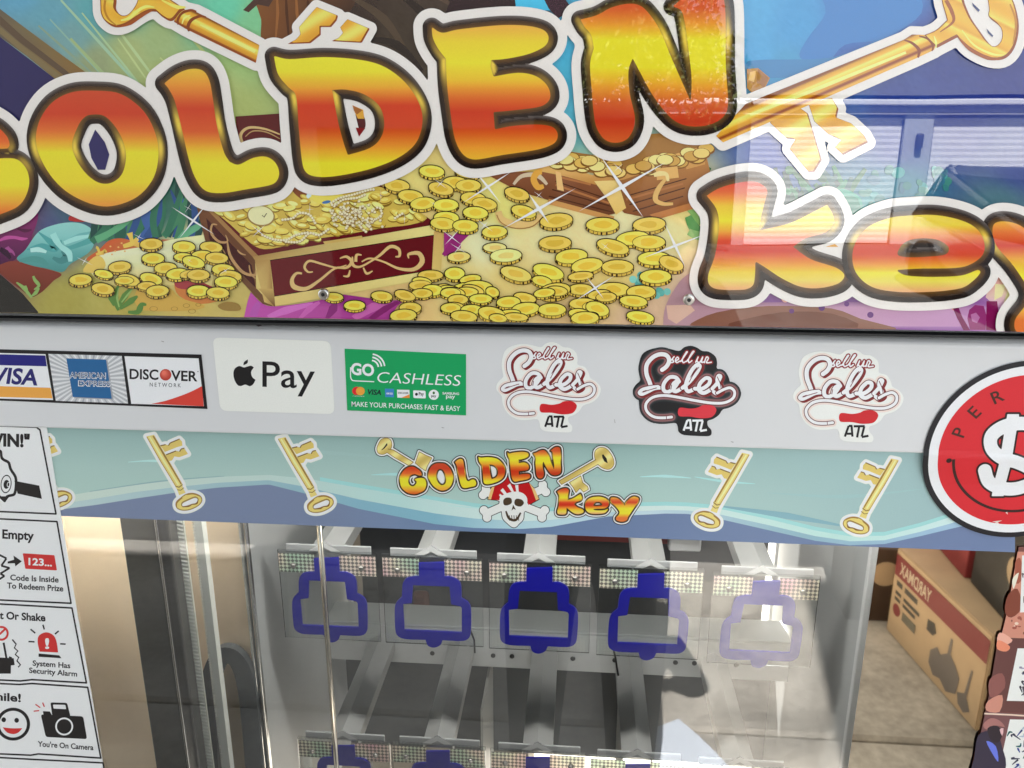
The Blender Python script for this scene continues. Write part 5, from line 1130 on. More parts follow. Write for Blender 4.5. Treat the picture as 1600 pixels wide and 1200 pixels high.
# fixing screws of the sign
for px, py in ((506, 459.5), (1076, 468)):
    c = P1(px, py, MY-.009); r = 8.6*.52/1000
    bm = bmesh.new(); bmesh.ops.create_uvsphere(bm, u_segments=24, v_segments=12, radius=r)
    bmesh.ops.rotate(bm, matrix=Matrix.Rotation(R_(90), 3, 'X'), verts=bm.verts)
    for v in bm.verts: v.co = Vector((v.co.x, max(min(v.co.y, .001), -r*.55), v.co.z))+c
    s_ = bm_obj('screw', bm, mat('bright_screw', (.62, .60, .56), .28, 1), sg, True)
    bm = bmesh.new(); bmesh.ops.create_cone(bm, cap_ends=True, segments=6, radius1=r*.36, radius2=r*.36, depth=.0004)
    bmesh.ops.rotate(bm, matrix=Matrix.Rotation(R_(90), 3, 'X'), verts=bm.verts); bmesh.ops.translate(bm, verts=bm.verts, vec=c+Vector((0, -r*.55-.0001, 0)))
    bm_obj('socket', bm, mat('socket_dark', (.01, .01, .01), .5), s_)

# ================================================================== printed strip on the glass
SY = GD-.0004
st = empty('header_strip', (-.05, SY, ZG-.04), 'sea blue printed strip of gold keys across the top of the glass', 'decal strip')
stop = lambda x: np.interp(x, [-100, 75, 1440, 1700], [658, 663.0, 704.6, 712.5])
sbot = lambda x: np.interp(x, [-100, 90, 1560, 1700], [799, 806, 862, 867])
wx = [-100, 95, 150, 212, 280, 340, 420, 480, 560, 620, 680, 740, 815, 860, 950, 1040, 1074, 1129, 1201, 1274, 1328, 1382, 1437, 1491, 1560, 1700]
wy = [800, 796, 789, 779, 769, 762, 757, 772, 795, 807, 819, 825, 826.5, 823.5, 807, 802.5, 803, 812, 828.5, 845, 852, 850, 838, 825, 810, 795]
cx_ = [-100, 117, 212, 340, 420, 480, 560, 650, 740, 815, 900, 950, 1040, 1074, 1129, 1201, 1274, 1328, 1382, 1437, 1491, 1560, 1700]
cy_ = [790, 772.6, 756, 745, 742, 748, 762, 777, 792, 800, 798, 792, 790, 791, 796, 811, 829, 838, 837, 823, 806, 790, 770]
wave = lambda x: np.interp(x, wx, wy); crest = lambda x: np.interp(x, cx_, cy_)
xs_ = np.arange(-70, 1592, 6.); n_ = 26
X = np.tile(xs_, (n_, 1)); T_ = np.linspace(0, 1, n_)[:, None]; Y = stop(X)+(sbot(X)-stop(X))*T_
I = np.arange(X.size).reshape(X.shape); fs = np.stack([I[:-1, :-1], I[:-1, 1:], I[1:, 1:], I[1:, :-1]], -1).reshape(-1, 4).tolist()
a = Art(SY, 0)
def stripcol(x, y):
    t = (y-stop(x))/(sbot(x)-stop(x)); b = ramp([(0, (134, 162, 158)), (.18, (146, 174, 168)), (.45, (158, 185, 177)), (.75, (164, 191, 181)), (1, (156, 184, 178))])(t)
    side = np.clip((x-980)/500, 0, 1)[:, None]; b = b*(1-side)+np.array([146, 174, 174])*side*1.0
    return b
a._add(X.ravel(), Y.ravel(), fs, stripcol)
a.up()
def between(fa, fb, col, x0=-70, x1=1591):
    q = np.arange(x0, x1+1, 6.); A_ = np.array([fa(v) for v in q]); B_ = np.array([fb(v) for v in q]); m = len(q)
    ok = [i for i in range(m-1)]
    a._add(np.concatenate([q, q]), np.concatenate([A_, np.maximum(A_, B_)]), [[i, i+1, m+i+1, m+i] for i in ok], col)
clampb = lambda x: min(float(sbot(x)), 1e9)
between(lambda x: crest(x)-6, lambda x: crest(x)+1, (150, 200, 196), 500, 1591); a.up()
between(lambda x: crest(x), lambda x: min(wave(x)+1, clampb(x)), lambda x, y: ramp([(90, (190, 205, 192)), (420, (178, 198, 190)), (620, (172, 204, 198)), (800, (200, 216, 210)), (1000, (196, 212, 206)), (1300, (176, 208, 200)), (1480, (190, 214, 210))])(x)); a.up()
between(lambda x: crest(x)+(wave(x)-crest(x))*.55, lambda x: min(wave(x)+1, clampb(x)), lambda x, y: ramp([(90, (176, 196, 194)), (420, (142, 174, 180)), (560, (126, 168, 182)), (680, (124, 170, 184)), (800, (170, 200, 206)), (1000, (180, 200, 206)), (1250, (134, 168, 178)), (1480, (150, 180, 200))])(x)); a.up()
between(lambda x: min(wave(x), clampb(x)-.1), lambda x: clampb(x), lambda x, y: ramp([(90, (112, 124, 150)), (500, (112, 124, 150)), (620, (110, 128, 156)), (760, (100, 122, 154)), (1000, (100, 118, 150)), (1500, (104, 120, 152))])(x)); a.up()
for pts, r, c_ in ((((140, 768), (250, 752), (350, 744)), [.5, 1, .5], (134, 166, 166)), (((200, 722), (240, 720), (262, 724)), [.4, 2, .4], (172, 208, 202)), (((580, 742), (620, 741), (660, 744)), [.4, 2.4, .4], (162, 204, 200)), (((1000, 745), (1040, 744), (1080, 747)), [.4, 2.4, .4], (168, 208, 204)), (((1085, 745), (1130, 752), (1180, 756)), [.4, 2.2, .4], (160, 204, 200)), (((760, 724), (860, 740), (960, 744)), [.5, 4, .5], (150, 180, 174)), (((1120, 790), (1230, 806), (1330, 824)), [.5, 5, .5], (124, 164, 172)), (((700, 790), (780, 795), (860, 790)), [.4, 1.4, .4], (176, 212, 206)), (((420, 700), (520, 708), (620, 716)), [.4, 3, .4], (150, 178, 172)), (((1200, 770), (1320, 776), (1440, 764)), [.4, 3, .4], (148, 180, 178))):
    a.stroke(pts, r, c_)
a.build('wave_print', PR_DECAL, st)

# little keys
ck = xf(220, 670, 8)
def small_key(fn, flip):
    g = lambda pts: [fn(*p) for p in ck(pts)]
    sh_ = g([(70, 95), (165, 75), (520, 690), (525, 735), (560, 800), (480, 830), (455, 760), (430, 720)])
    b_ = smooth(g([(500, 860), (570, 815), (660, 805), (745, 840), (765, 900), (720, 960), (620, 1010), (520, 1020), (450, 990), (440, 920)]), 4)
    h_ = smooth(g([(520, 930), (600, 890), (680, 860), (715, 885), (690, 930), (630, 945), (590, 960), (520, 970)]), 3)
    k1 = g([(245, 210), (310, 195), (345, 205), (365, 175), (480, 125), (515, 160), (520, 210), (450, 230), (300, 290)])
    k2 = g([(310, 325), (440, 275), (485, 285), (500, 255), (545, 245), (590, 315), (480, 355), (420, 345), (390, 395), (350, 405)])
    a = Art(SY, 8)
    fl = Field.around(list(sh_)+list(b_)+list(k1)+list(k2), 8, 1.3)
    for q in (sh_, b_, k1, k2): fl.poly(q)
    fl.S = np.maximum(fl.S, stop(fl.X)+5-fl.Y)
    a.iso(fl, 5.2, (214, 222, 206)); a.up(); a.iso(fl, 3.6, (226, 230, 216)); a.up()
    GLD = lambda x, y: ramp([(0, (222, 206, 128)), (.5, (208, 188, 104)), (1, (196, 172, 84))])(.5+.5*np.sin((x*.9+y*.35)/7))
    fb = Field.around(b_, 3, 1.1).poly(b_).cut(h_); a.iso(fb, .4, (146, 116, 54)); a.up(); f2 = Field.around(b_, 3, 1.1).poly(b_).cut([(x, y-.8) for x, y in h_]); a.iso(f2, -1.1, (214, 194, 110)); a.up()
    for q in (k1, k2): a.poly(q, (206, 182, 98))
    a.up(); A = np.array(sh_); a.poly(sh_, (214, 196, 116)); a.up()
    for pts, r, c_ in (([(155, 90), (300, 340), (505, 690)], [1.2, 1.4, 1], (146, 112, 48)), ([(75, 100), (250, 410), (440, 720)], [.6, .7, .5], (168, 136, 64)), ([(110, 100), (280, 390), (470, 700)], [1, 1.6, 1.2], (232, 218, 150)), ([(435, 720), (480, 730), (522, 695)], .8, (128, 98, 40)), ([(455, 762), (500, 768), (540, 735)], .6, (128, 98, 40))):
        a.stroke(g(pts), r, c_, False)
    for pts in ([(245, 212), (310, 197)], [(345, 210), (365, 178)], [(365, 178), (485, 127)], [(315, 325), (440, 277)], [(485, 285), (505, 252)], [(505, 252), (545, 242)]): a.stroke(g(pts), .8, (110, 76, 30), False)
    a.stroke(g([(575, 825), (660, 812), (740, 845)]), [.5, 1.2, .6], (150, 112, 50)); a.stroke(g([(445, 975), (450, 920), (520, 860)]), [.8, 1.4, .8], (150, 112, 50)); a.stroke(g([(520, 975), (600, 968), (640, 945), (700, 935), (715, 890)]), [.6, 1, .8, 1, .6], (120, 80, 30))
    return a.build('gold_key', PR_DECAL, st)
for dx, dy in ((0, 0), (205.5, 3.5), (-203, -4)): small_key(lambda x, y, dx=dx, dy=dy: (x+dx, y+dy), 0)
for ax, dy in ((1633, 37), (1400, 28)): small_key(lambda x, y, ax=ax, dy=dy: (ax-x, y+dy), 1)

# ---- small logo in the middle of the strip
def fit_outline(k, bb, ins=0.):
    o_, h_ = OUTL[k]; lo = o_.min(0); hi = o_.max(0)
    x0, x1, y0, y1 = bb; f_ = lambda p: np.stack([x0+(p[:, 0]-lo[0])/(hi[0]-lo[0])*(x1-x0), y0+(p[:, 1]-lo[1])/(hi[1]-lo[1])*(y1-y0)], 1)
    g_ = [((yy-lo[1])/(hi[1]-lo[1])*(y1-y0)+y0, c_) for yy, c_ in GRD[k]]
    return f_(o_), (f_(h_) if h_ is not None else None), g_
MINI = {'G': (625, 666, 729, 772), 'O': (669.5, 707.5, 724, 766.5), 'L': (711, 744, 717, 762.5), 'D': (747.5, 789, 714, 756.5), 'E': (793, 828.5, 706, 752.5), 'N': (834, 876.5, 698.5, 747.5), 'k': (870.5, 912, 763, 804), 'e': (914.5, 951, 776, 803), 'y': (954, 998, 776, 815)}
mo = {k: fit_outline(k, b) for k, b in MINI.items()}
cM1 = xf(580, 670, 7.273); cM2 = xf(780, 670, 6.667); cM3 = xf(560, 660, 3.333)
def mini_key(bow, hole, shaft, t_):
    return [cm for cm in (bow, shaft, t_)], hole
mk1 = ([smooth(cM1([(70, 200), (110, 125), (170, 105), (220, 125), (235, 190), (205, 250), (140, 290), (85, 280), (65, 240)]), 3), cM1([(190, 230), (250, 240), (480, 380), (430, 420), (270, 330), (180, 270)]), cM1([(500, 390), (545, 260), (600, 290), (620, 300), (690, 330), (640, 420), (620, 480), (560, 440)])], cM1([(115, 240), (140, 215), (180, 160), (185, 185), (150, 225), (120, 245)]))
mk2 = ([smooth(cM2([(995, 300), (1000, 230), (1050, 195), (1120, 210), (1180, 290), (1195, 370), (1150, 420), (1080, 410), (1020, 360)]), 3), cM2([(620, 545), (940, 360), (1010, 320), (1040, 365), (960, 410), (650, 580)]), cM2([(730, 560), (850, 490), (870, 560), (920, 600), (930, 630), (880, 660), (840, 620), (800, 665), (770, 610)])], cM2([(1070, 270), (1085, 265), (1120, 310), (1130, 360), (1095, 340), (1075, 300)]))
lg = Field(560, 672, 1030, 832, .9)
for o_, h_, g_ in mo.values():
    d = sd_poly(o_, lg.X, lg.Y); lg.S = np.minimum(lg.S, d-4.4)
for (ps, h_) in (mk1, mk2):
    for q in ps: lg.S = np.minimum(lg.S, sd_poly(q, lg.X, lg.Y)-2.6)
lg.S = np.maximum(lg.S, stop(lg.X)+5.0-lg.Y)
SK = cM3
skull = smooth(SK([(700, 320), (800, 260), (880, 320), (920, 380), (905, 400), (880, 410), (870, 440), (862, 470), (858, 505), (835, 530), (820, 545), (800, 545), (775, 525), (752, 500), (745, 460), (730, 440), (735, 400)]), 3)
bones = []
for (p, q) in (((660, 360), (960, 475)), ((665, 475), (965, 345))):
    A_, B_ = SK([p])[0], SK([q])[0]; bones.append((A_, B_))
sf = Field(740, 740, 880, 830, .8)
for A_, B_ in bones:
    sf.line([A_, B_], 6.0)
    d = np.array(B_)-np.array(A_); d /= np.linalg.norm(d); nrm = np.array([-d[1], d[0]])
    for E_, s in ((np.array(A_), -1), (np.array(B_), 1)):
        for t in (-1, 1): c = E_+nrm*t*6.2+d*s*1.0; sf.line([c, c+d*s*.1], 6.6)
sf.poly(skull); ban = SK([(675, 400), (690, 345), (740, 290), (800, 262), (880, 310), (920, 350), (940, 400), (885, 430), (870, 380), (730, 405)])
sf.poly(ban)
a = Art(SY, 8); a.iso(sf, 1.1, (24, 20, 20)); a.up(); a.iso(sf, 0, (222, 216, 210)); a.up()
a.poly(ban, (176, 22, 26)); a.up(); 
a.poly(SK([(675, 400), (690, 345), (712, 318), (705, 350), (690, 402)]), (226, 176, 110)); a.poly(SK([(890, 315), (920, 350), (940, 398), (925, 406), (905, 350)]), (226, 176, 110))
for q in ([(775, 330), (790, 318), (810, 360), (800, 365)], [(815, 320), (832, 325), (835, 362), (822, 360)], [(740, 355), (752, 342), (775, 372), (760, 378)], [(732, 380), (738, 372), (755, 384), (740, 390)]): a.poly(SK(q), (228, 218, 210))
a.poly(smooth(SK([(735, 395), (760, 375), (800, 362), (840, 362), (870, 380), (880, 410), (862, 470), (780, 480), (745, 460)]), 3), (222, 216, 210)); a.up()
for e in ([(755, 405), (770, 392), (795, 395), (798, 420), (775, 432), (757, 428)], [(812, 415), (822, 398), (850, 402), (862, 420), (845, 438), (818, 432)]): a.poly(smooth(SK(e), 3), (70, 54, 36))
a.poly(SK([(806, 428), (820, 455), (808, 450), (797, 460)]), (70, 54, 36))
a.stroke(SK([(768, 462), (785, 500), (820, 508), (845, 470)]), [1.2, 2, 2, 1.2], (70, 54, 36))
for x in (786, 798, 810, 822, 833): a.stroke(SK([(x, 484), (x+2, 512)]), .55, (60, 46, 32), False)
a.build('skull_emblem', PR_DECAL, st)
a = Art(SY, 14); a.iso(lg, 1.2, (26, 24, 26)); a.up(); a.iso(lg, 0, (228, 218, 212)); a.up(2)
for (ps, h_) in (mk1, mk2):
    fk = Field.around([p for q in ps for p in q], 3, .8)
    for q in ps: fk.poly(q)
    a.iso(fk, .5, (140, 112, 56)); a.up(); a.iso(fk, -.5, lambda x, y: ramp([(0, (224, 208, 136)), (.5, (206, 184, 106)), (1, (190, 166, 88))])(.5+.5*np.sin((x+y*1.4)/6))); a.up(); a.poly(h_, (34, 30, 26)); a.up()
    A_, B_ = ps[1][1], ps[1][2]
    a.stroke([ps[1][0], ps[1][1], ps[1][2]], .6, (128, 100, 46), False); a.up()
a.build('logo_border', PR_DECAL, st)
for i, k in enumerate(NAMEORDER):
    o_, h_, g_ = mo[k]
    letter_mesh(k, o_, h_, g_, 24+(i % 2)*3, 2.4, .75, st, d=SY, name='logo_letter', scale=.15, material=PR_DECAL)

# ================================================================== stickers on the white band
BY = -.0003
def sticker(name, label, cat, at, group=None):
    q = P1(at[0], at[1], BY); return empty(name, (q.x, BY, q.z), label, cat, group)
cb = xf(0, 520, 4.706)
s1 = sticker('card_sticker', 'long black bordered sticker of payment card logos at the left of the white band', 'sticker', (100, 590))
a = Art(BY, 1)
a.poly([(-180, 541), (314.8, 554), (324.2, 639), (-170, 619)], (18, 16, 18)); a.up()
a.poly([(-20, 551), (71, 553.4), (83, 625), (-30, 622)], (226, 222, 216)); a.poly([(-170, 547), (-24, 550.6), (-34, 621.6), (-165, 618)], (226, 222, 216))
a.poly(cb([(355, 155), (895, 170), (942, 520), (410, 500)]), (190, 190, 190)); a.poly(cb([(915, 172), (1460, 188), (1500, 540), (965, 522)]), (226, 222, 216)); a.up()
a.build('card_panels', PR_VINYL, s1)
a = Art(BY, 4)
a.poly([(-20, 553), (70.8, 555.4), (73.2, 572.4), (-20, 570)], (24, 22, 108)); a.poly([(-26, 602.5), (79, 606), (82, 622.5), (-28, 619.5)], (218, 152, 66)); a.up()
a.text('VISA', (-15, 597.5), (58.5, 601.6), 24.5, (30, 28, 96), .028, .16)
a.build('card_emblem', PR_VINYL, s1)
a = Art(BY, 4)
cen = (139, 591)
bnd = cb([(355, 155), (895, 170), (942, 520), (410, 500)])
def edge_pt(t_):
    q = (t_ % 1)*4; i = int(q); f_ = q-i; A_, B_ = bnd[i], bnd[(i+1) % 4]; return (A_[0]+(B_[0]-A_[0])*f_, A_[1]+(B_[1]-A_[1])*f_)
for k in range(72): a.poly([cen, edge_pt(k/72), edge_pt((k+.45)/72)], (226, 226, 224) if k % 2 == 0 else (158, 160, 164))
a.up(); a.poly([(105.5, 561.5), (168, 563.5), (177.4, 624.4), (116, 622)], (150, 152, 156)); a.up(); a.poly(cb([(488, 188), (780, 197), (822, 485), (535, 472)]), (32, 90, 138)); a.up()
a.text('AMERICAN', (108.6, 590.6), (165.6, 592), 9.6, (232, 232, 232), .045); a.text('EXPRESS', (122, 603.0), (172.8, 604.3), 8.8, (232, 232, 232), .045); a.up()
a.text('AMERICAN', (109.6, 590.2), (164.6, 591.6), 8.6, (40, 60, 92), .0); a.text('EXPRESS', (123.2, 602.4), (171.8, 603.6), 7.6, (40, 60, 92), .0)
a.build('card_emblem', PR_VINYL, s1)
a = Art(BY, 4)
a.text('DISC', (202.5, 591.8), (247.5, 593.2), 15.6, (24, 22, 24), .022); a.text('VER', (267, 594.2), (308.5, 595.6), 15.6, (24, 22, 24), .022); a.text('NETWORK', (234, 603.8), (282.5, 605.2), 6, (40, 38, 38), .0, tracking=1.5)
for i in range(6): a.k += .1; a.ell(258.7-i*.5, 585.6-i*.6, 9-i*1.2, 9-i*1.2, tuple(np.array((170, 52, 40))*(1-i/6)+np.array((222, 120, 100))*i/6), 0, 26)
a.ell(309.3, 580.6, .8, .8, (40, 40, 40))
sw = smooth(cb([(1112, 522), (1210, 502), (1310, 470), (1400, 435), (1485, 392)]), 5, False)
a.poly(list(map(tuple, sw))+cb([(1498, 540)]), (198, 60, 48))
a.build('card_emblem', PR_VINYL, s1)

def rrect(c4, r, n=5):
    out = []
    c4 = [np.array(p, float) for p in c4]
    for i in range(4):
        p, a_, b_ = c4[i], c4[i-1], c4[(i+1) % 4]
        da = (a_-p)/np.linalg.norm(a_-p)*r; db = (b_-p)/np.linalg.norm(b_-p)*r
        for t in np.linspace(0, 1, n): out.append(tuple((1-t)**2*(p+da)+2*t*(1-t)*p+t*t*(p+db)))
    return out
def slab(name, pts, d0, col, par, th=.0003, material=PR_VINYL, lvl=0):
    """thin vinyl sheet with real edges"""
    a = Art(d0, lvl); a.poly(pts, col); V = a.V[0]; n = len(V)
    V2 = V.copy(); V2[:, 1] += th
    a.V.append(V2); a.C.append(a.C[0]); a.F += [[i, (i+1) % n, n+(i+1) % n, n+i] for i in range(n)]; a.n += n
    return a.build(name, material, par)
cp = xf(320, 520, 3.81)
s2 = sticker('pay_sticker', 'cream rounded sticker with a black bitten apple mark beside the word Pay', 'sticker', (428, 586))
slab('vinyl', rrect(cp([(46, 28), (748, 49), (773, 484), (92, 464)]), 11), BY-.0001, (224, 222, 208), s2, .0004)
a = Art(BY, 5)
ap = smooth(cp([(170, 240), (180, 212), (205, 198), (232, 206, 0), (250, 202), (275, 196), (292, 206, 1), (276, 232), (282, 262), (302, 280, 1), (288, 306), (268, 318), (248, 310), (236, 309), (214, 317), (194, 310), (176, 278)]), 4)
a.poly(ap, (20, 19, 20)); a.poly(smooth(cp([(230, 192), (234, 174), (256, 158, 1), (254, 180), (231, 193, 1)]), 4), (20, 19, 20))
a.build('apple_mark', PR_VINYL, s2)
a = Art(BY, 5); a.text('Pay', (410, 604), (492, 606.8), 39.5, (20, 19, 20), .006, .0, 'P'); a.build('lettering', PR_VINYL, s2)
s3 = sticker('cashless_sticker', 'green rectangular sticker with white lettering and a row of tiny payment logos', 'sticker', (633, 597))
slab('vinyl', cp([(832, 95), (1555, 128), (1555, 492), (848, 462)]), BY-.0001, (24, 146, 84), s3, .0004)
WH = (226, 238, 226)
a = Art(BY, 5)
a.text('GO', (548.5, 584.6), (584.5, 587.2), 18, WH, .035); a.text('CASHLESS', (588, 597.6), (718, 603.0), 16.5, WH, -.006, .2)
a.stroke(cp([(868, 205), (868, 262), (878, 282), (900, 286), (1008, 291)]), .8, WH)
for r in (14, 20, 26): 
    c_ = cp([(990, 208)])[0]; t_ = np.linspace(-1.45, -.12, 10); a.stroke([(c_[0]+r*.82*math.cos(q), c_[1]+r*.82*math.sin(q)) for q in t_], 1.25, WH, False)
a.text('MAKE YOUR PURCHASES FAST & EASY', (549.3, 634.8), (719, 642.4), 7.6, WH, .006)
a.build('lettering', PR_VINYL, s3)
a = Art(BY, 5)
a.ell(*cp([(905, 346)])[0], 7.4, 6.6, (200, 40, 44)); a.up(); a.ell(*cp([(926, 347)])[0], 7.0, 6.6, (226, 150, 60)); a.text('mastercard', cp([(880, 378)])[0], cp([(948, 381)])[0], 1.6, WH, 0)
a.text('VISA', cp([(964, 366)])[0], cp([(1050, 370)])[0], 8, (24, 24, 40), .03, .2)
a.poly(cp([(1072, 332), (1126, 334), (1126, 384), (1074, 382)]), (60, 120, 180)); a.poly(cp([(1144, 338), (1218, 340), (1220, 388), (1146, 386)]), (230, 226, 220)); a.poly(rrect(cp([(1240, 342), (1314, 345), (1316, 391), (1242, 388)]), 2), (232, 232, 228)); a.ell(*cp([(1363, 369)])[0], 8, 8, (228, 234, 226)); a.up()
a.poly(cp([(1218, 366), (1220, 388), (1170, 387)]), (222, 130, 60)); a.text('DISCOVER', cp([(1150, 362)])[0], cp([(1213, 364)])[0], 2.6, (30, 30, 30), .02); a.text('AM EX', cp([(1080, 366)])[0], cp([(1120, 368)])[0], 3, (220, 230, 236), .03)
a.text('Pay', cp([(1274, 372)])[0], cp([(1304, 373)])[0], 5, (24, 24, 24), .02); a.ell(*cp([(1260, 366)])[0], 2.2, 2.3, (24, 24, 24)); a.text('pay', cp([(1348, 382)])[0], cp([(1378, 383)])[0], 4, (60, 60, 50), .02); a.ell(*cp([(1363, 358)])[0], 1.8, 2.2, (60, 100, 40))
a.text('SAMSUNG', cp([(1415, 366)])[0], cp([(1514, 370)])[0], 3.6, WH, .03); a.text('pay', cp([(1436, 388)])[0], cp([(1490, 391)])[0], 6, WH, .012, 0, 'h')
a.build('payment_icons', PR_VINYL, s3)

# ---- three neon script stickers
cs_ = xf(770, 530, 8)
def script_sticker(label, fn, dark):
    g = lambda pts: [fn(*p[:2]) for p in cs_(pts)]
    outline = smooth(g([(110, 300), (150, 150), (240, 85), (360, 60), (480, 72), (600, 100), (660, 55), (740, 35), (820, 60), (880, 100), (960, 110), (1040, 170), (1060, 250), (1060, 320), (1150, 350), (1200, 430), (1220, 490), (1300, 540), (1350, 620), (1320, 720), (1240, 790), (1130, 830), (1080, 900), (1010, 950), (945, 975), (950, 1040), (990, 1090), (985, 1150), (930, 1165), (660, 1150), (595, 1110), (585, 1050), (555, 1000), (440, 1010), (320, 1005), (210, 950), (150, 870), (120, 790), (110, 710), (50, 640), (45, 580), (80, 520), (130, 470), (120, 400)]), 3)
    c0 = fn(850, 605); s = sticker('script_sticker', label, 'sticker', c0, 'neon script stickers on the white band')
    slab('vinyl', [tuple(p) for p in outline], BY-.0001, (26, 26, 28) if dark else (226, 222, 210), s, .0004)
    paths = [
     ([(395, 335), (450, 290), (480, 220), (450, 155), (370, 140), (280, 180), (210, 270), (205, 380), (240, 480), (260, 540)], 30),
     ([(345, 545), (260, 555), (160, 580), (120, 620), (150, 640), (220, 610), (300, 570), (370, 560)], 24),
     ([(600, 480), (560, 430), (480, 430), (415, 510), (415, 590), (470, 610), (540, 560), (590, 480), (540, 500), (515, 570), (560, 605), (640, 560)], 27),
     ([(640, 560), (730, 480), (820, 360), (850, 290), (820, 270), (760, 330), (700, 450), (680, 550), (710, 605), (790, 570)], 27),
     ([(790, 570), (880, 570), (960, 510), (970, 450), (920, 440), (850, 510), (840, 590), (900, 625), (1000, 570)], 27),
     ([(1000, 570), (1060, 500), (1100, 420), (1075, 410), (1060, 470), (1090, 540), (1100, 600), (1050, 630), (1020, 610)], 26),
     ([(1060, 625), (1140, 580), (1220, 560), (1270, 610), (1250, 690), (1150, 745), (1000, 750), (800, 720), (600, 680), (420, 655), (280, 680), (200, 760), (210, 850), (290, 920), (400, 935), (510, 925)], 20),
    ]
    small = [([(505, 215), (540, 170), (520, 200), (535, 235), (500, 245)], 9), ([(555, 225), (595, 200), (580, 175), (555, 210), (570, 245), (610, 225)], 9), ([(620, 230), (700, 110), (690, 110), (640, 200), (650, 245), (680, 230)], 9), ([(690, 230), (780, 105), (765, 105), (715, 200), (720, 245), (755, 220)], 9), ([(800, 240), (830, 175), (815, 225), (850, 240), (885, 175), (870, 240), (900, 235)], 9), ([(905, 245), (930, 175), (955, 190), (930, 245), (990, 240)], 9)]
    x0, y0 = fn(*cs_([(40, 30)])[0]); x1, y1 = fn(*cs_([(1360, 1000)])[0]); fld = Field(x0, y0, x1, y1, .85); fs_ = Field(x0, y0, x1, y1, .7)
    k = (x1-x0)/165
    lf = Field(x0, y0, x1, y1, .85)
    for p, r in paths: 
        Q = smooth(g(p), 4, False); fld.line(Q, r/8*k)
    for p, r in small: fs_.line(smooth(g(p), 3, False), r/8*k)
    a = Art(BY, 5)
    if dark:
        for i, w_ in enumerate((7, 5, 3.4)): a.iso(fld, w_, ((34, 40, 42), (60, 58, 60), (130, 90, 90))[i]); a.up(.4)
    else:
        a.iso(fld, 3.6, (230, 200, 190)); a.up(.4)
    sh = Field(x0, y0, x1, y1, .85); 
    for p, r in paths[:6]: sh.line(smooth([(x+2.6*k, y+1.6*k) for x, y in g(p)], 4, False), r/8*k)
    a.iso(sh, 1.0, (120, 34, 34)); a.up(.4)
    a.build('neon_glow', PR_VINYL, s)
    a = Art(BY, 9)
    for p, r in paths:
        f1 = Field.around(g(p), 7, .8); f1.line(smooth(g(p), 4, False), r/8*k*.86); a.iso(f1, 1.2, (92, 20, 24)); a.iso(f1, 0, (234, 226, 220))
    for pts in ([(840, 300), (780, 380), (720, 490)], [(160, 615), (230, 590), (330, 560)], [(1060, 420), (1095, 500), (1110, 570)], [(470, 490), (440, 560)], [(930, 460), (870, 540)], [(510, 520), (500, 580)]): a.stroke(g(pts), .55*k, (104, 24, 28))
    a.stroke(g([(445, 905), (448, 950)]), .5, (104, 24, 28), False)
    a.build('script_lettering', PR_VINYL, s)
    a = Art(BY, 9); a.iso(fs_, 1.7*k, (128, 26, 30)); a.up(.5); a.iso(fs_, -.12, (240, 222, 216)); a.build('small_lettering', PR_VINYL, s)
    a = Art(BY, 9)
    a.poly(smooth(g([(585, 860), (600, 815), (640, 808), (740, 820), (830, 805), (880, 780), (940, 772), (1010, 785), (1050, 830), (1030, 890), (980, 930), (860, 940), (740, 920), (630, 918), (595, 905)]), 4), (200, 52, 62) if dark else (188, 34, 40)); a.build('red_sole', PR_VINYL, s)
    a = Art(BY, 9); ink = (226, 222, 216) if dark else (22, 20, 22); rr = 13/8*k
    for pts in ([(655, 1095), (700, 965)], [(700, 965), (745, 965)], [(735, 970), (745, 1095)], [(680, 1060), (735, 1060)], [(760, 970), (890, 968)], [(825, 970), (800, 1105)], [(885, 970), (855, 1095)], [(855, 1100), (935, 1085)]): a.stroke(g(pts), rr, ink, False); a.k += .1
    a.build('city_letters', PR_VINYL, s)
script_sticker('white die-cut neon script sticker beside the green sticker, its sole red', lambda x, y: (x, y), False)
script_sticker('black die-cut neon script sticker between the two white ones', lambda x, y: (988+(x-774.4)*1.035, 540.6+(y-534.6)*1.0), True)
script_sticker('white die-cut neon script sticker nearest the round red sticker', lambda x, y: (1239+(x-775)*1.055, 546+(y-534.6)*1.03), False)

